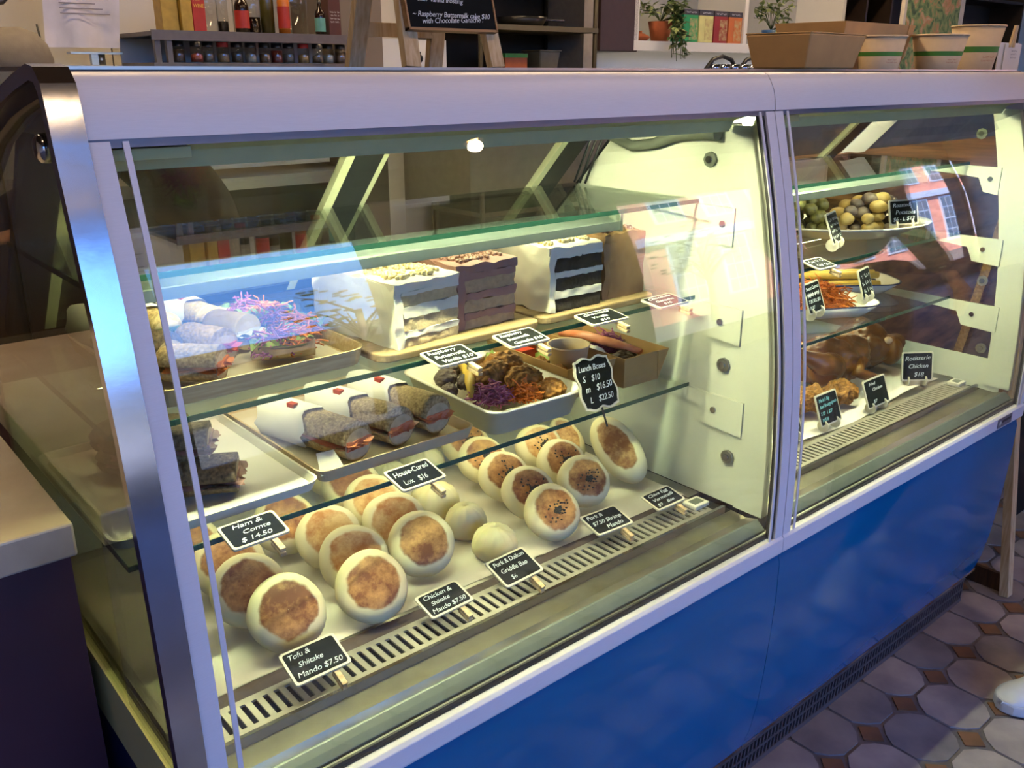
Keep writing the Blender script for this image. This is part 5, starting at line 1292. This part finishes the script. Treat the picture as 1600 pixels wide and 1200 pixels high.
# kitchen worker bending behind the left end of the case, facing left, grey cap
t = thing('person', 'kitchen worker in a grey cap and black top bending over behind the case', 'person', (.70, 2.60, 0))
R = lambda x, y, z: (x-.78, y-2.30, z)
body = [(R(.86,2.30,.93),(.15,.11)), (R(.80,2.30,1.05),(.15,.11)), (R(.68,2.30,1.17),(.17,.11)), (R(.60,2.30,1.225),(.13,.09)), (R(.555,2.30,1.25),.055),
        (R(.60,2.14,1.20),.060),(R(.53,2.10,1.02),.045),(R(.36,2.14,.95),.036), (R(.60,2.46,1.20),.060),(R(.53,2.50,1.02),.045),(R(.36,2.46,.95),.036),
        (R(.88,2.21,.88),.085),(R(.86,2.20,.48),.060),(R(.90,2.20,.09),.045),(R(.80,2.20,.04),.035), (R(.88,2.39,.88),.085),(R(.86,2.40,.48),.060),(R(.90,2.40,.09),.045),(R(.80,2.40,.04),.035)]
ed = [(0,1),(1,2),(2,3),(3,4),(3,5),(5,6),(6,7),(3,8),(8,9),(9,10),(0,11),(11,12),(12,13),(13,14),(0,15),(15,16),(16,17),(17,18)]
skinned('body', body, ed, cloth_black, t, 2)
hd, HM = head(t, Vector(R(.445,2.30,1.275)), -math.pi/2+.25, .30)
cp = MB().lathe([(.098,-.004),(.102,.020),(.098,.055),(.080,.085),(.045,.104),(.001,.110)], 30, sx=.86, sy=1.02)
def brim(u, v):
    a = -math.pi/2+(u-.5)*2.1; r = .094+.075*v*(math.cos((u-.5)*2.0)**.6); return (r*math.cos(a)*.9, r*math.sin(a), .004-.022*v-.10*v*(u-.5)**2)
cp2 = MB().grid(brim, 16, 6).grid(lambda u, v: tuple(Vector(brim(u, v))-Vector((0,0,.003))), 16, 6, True, True)
for mb_, nm in ((cp, 'cap_crown'), (cp2, 'cap_brim')):
    mb_.tf(HM @ Matrix.Translation((0,.004,.040)) @ Matrix.Rotation(-.12, 4, 'X')); part(nm, mb_, cloth_cap, t)
hm_ = MB().ico((0,.045,-.012), (.078,.062,.075), 3, .008, 40, 2)
rnd = random.Random(3)
for i in range(40):
    a = rnd.uniform(-.8, .8); hm_.tube([(math.sin(a)*.07,.085*math.cos(a),.02), (math.sin(a)*.075,.11*math.cos(a),-.02), (math.sin(a)*.08,.125*math.cos(a)+rnd.uniform(-.01,.02),-.07)], .003, 4)
hm_.tf(HM); part('hair', hm_, hair_m, t)
hand(t, R(.34,2.14,.945), (-1,0,-.12), 1); hand(t, R(.34,2.46,.945), (-1,0,-.12), -1)

# customer standing at the right, only one white sneaker reaches the picture
t = thing('person', 'customer in dark jeans and white sneakers standing before the case', 'person', (1.90, .40, 0))
def leg_pts(x, y): return [((x, y, .92),(.10,.10)), ((x, y+.01, .52),.070), ((x, y, .13),.055)]
J = [((.12,-.10,.98),(.17,.12)), ((.12,-.10,1.18),(.16,.11)), ((.12,-.10,1.38),(.19,.11)), ((.12,-.10,1.50),.06),
     ((-.08,-.13,1.40),.065),((-.14,-.16,1.12),.048),((-.10,-.05,.90),.038), ((.32,-.07,1.40),.065),((.38,-.10,1.12),.048),((.36,.02,.90),.038)]
skinned('torso', J, [(0,1),(1,2),(2,3),(2,4),(4,5),(5,6),(2,7),(7,8),(8,9)], cloth_black, t, 2)
skinned('trousers', [((.12,-.10,1.0),(.16,.12)), ((.02,-.08,.90),.10), ((.0,-.02,.52),.072), ((-.05,.03,.11),.058), ((.24,-.12,.90),.10), ((.26,-.12,.52),.072), ((.27,-.14,.11),.058)], [(0,1),(1,2),(2,3),(0,4),(4,5),(5,6)], denim, t, 2)
hh_, HM = head(t, Vector((.12,-.10,1.645)), math.pi-.3)
part('hair', MB().ico((0,.02,.045), (.084,.092,.080), 3, .006, 30, 1).tf(HM), hair_m, t)
hand(t, (-.10,-.04,.885), (0,.3,-1), 1); hand(t, (.36,.03,.885), (0,.3,-1), -1)
white_l = pm('white_leather', '#d5d6de', .45, 0, .04, 40, .1, 80); sole_m = pm('white_rubber_sole', '#c4c4cc', .6)
def sneaker(parent, loc, rz):
    # local: toe towards +Y, length .28
    def outl(k_, y): return (.046*math.sin(math.pi*min(1, max(0, (y+.10)/.28))**.55)**.5*k_ if -.10 < y < .18 else 0)
    rings = []
    ys = [-.098+.278*i/22 for i in range(23)]
    for y in ys:
        s_ = (y+.10)/.28; w = .047*(max(0.02, 1-abs(2*s_-1)**3.2))**.5*(.86+.2*s_)
        hgt = .105 if s_ < .30 else .105-.060*min(1, (s_-.30)/.42)**.9
        if s_ > .86: hgt *= math.sqrt(max(.05, 1-((s_-.86)/.145)**2))
        ring = []
        for j in range(16):
            a = 2*math.pi*j/16; x = w*math.cos(a); z = .028+(hgt-.028)*max(0, math.sin(a))**.8 if math.sin(a) > 0 else .028+.014*math.sin(a)
            ring.append((x*(1 if math.sin(a) < .3 else .85), y, z))
        rings.append(ring)
    sc_ = MB().loft(rings, True, True)
    sl_ = MB().prism([(.050*(max(0.02, 1-abs(2*((y+.10)/.28)-1)**3.4))**.5*(.88+.2*(y+.10)/.28), y, 0) for y in ys]+[(-.050*(max(0.02, 1-abs(2*((y+.10)/.28)-1)**3.4))**.5*(.88+.2*(y+.10)/.28), y, 0) for y in reversed(ys)], (0,0,.026))
    lc = MB()
    for i in range(5): lc.tube([(-.024,.035+i*.016,.088-.006*i),(0,.040+i*.016,.099-.008*i),(.024,.035+i*.016,.088-.006*i)], .0035, 6)
    Mx = Matrix.Translation(loc) @ Matrix.Rotation(rz, 4, 'Z')
    a = part('sneaker', sc_.tf(Mx), white_l, parent); part('sole', sl_.tf(Mx), sole_m, a, bevel=.004); part('laces', lc.tf(Mx), white_l, a)
sneaker(t, (-.105,.070,0), 1.15); sneaker(t, (.27,-.10,0), .75)
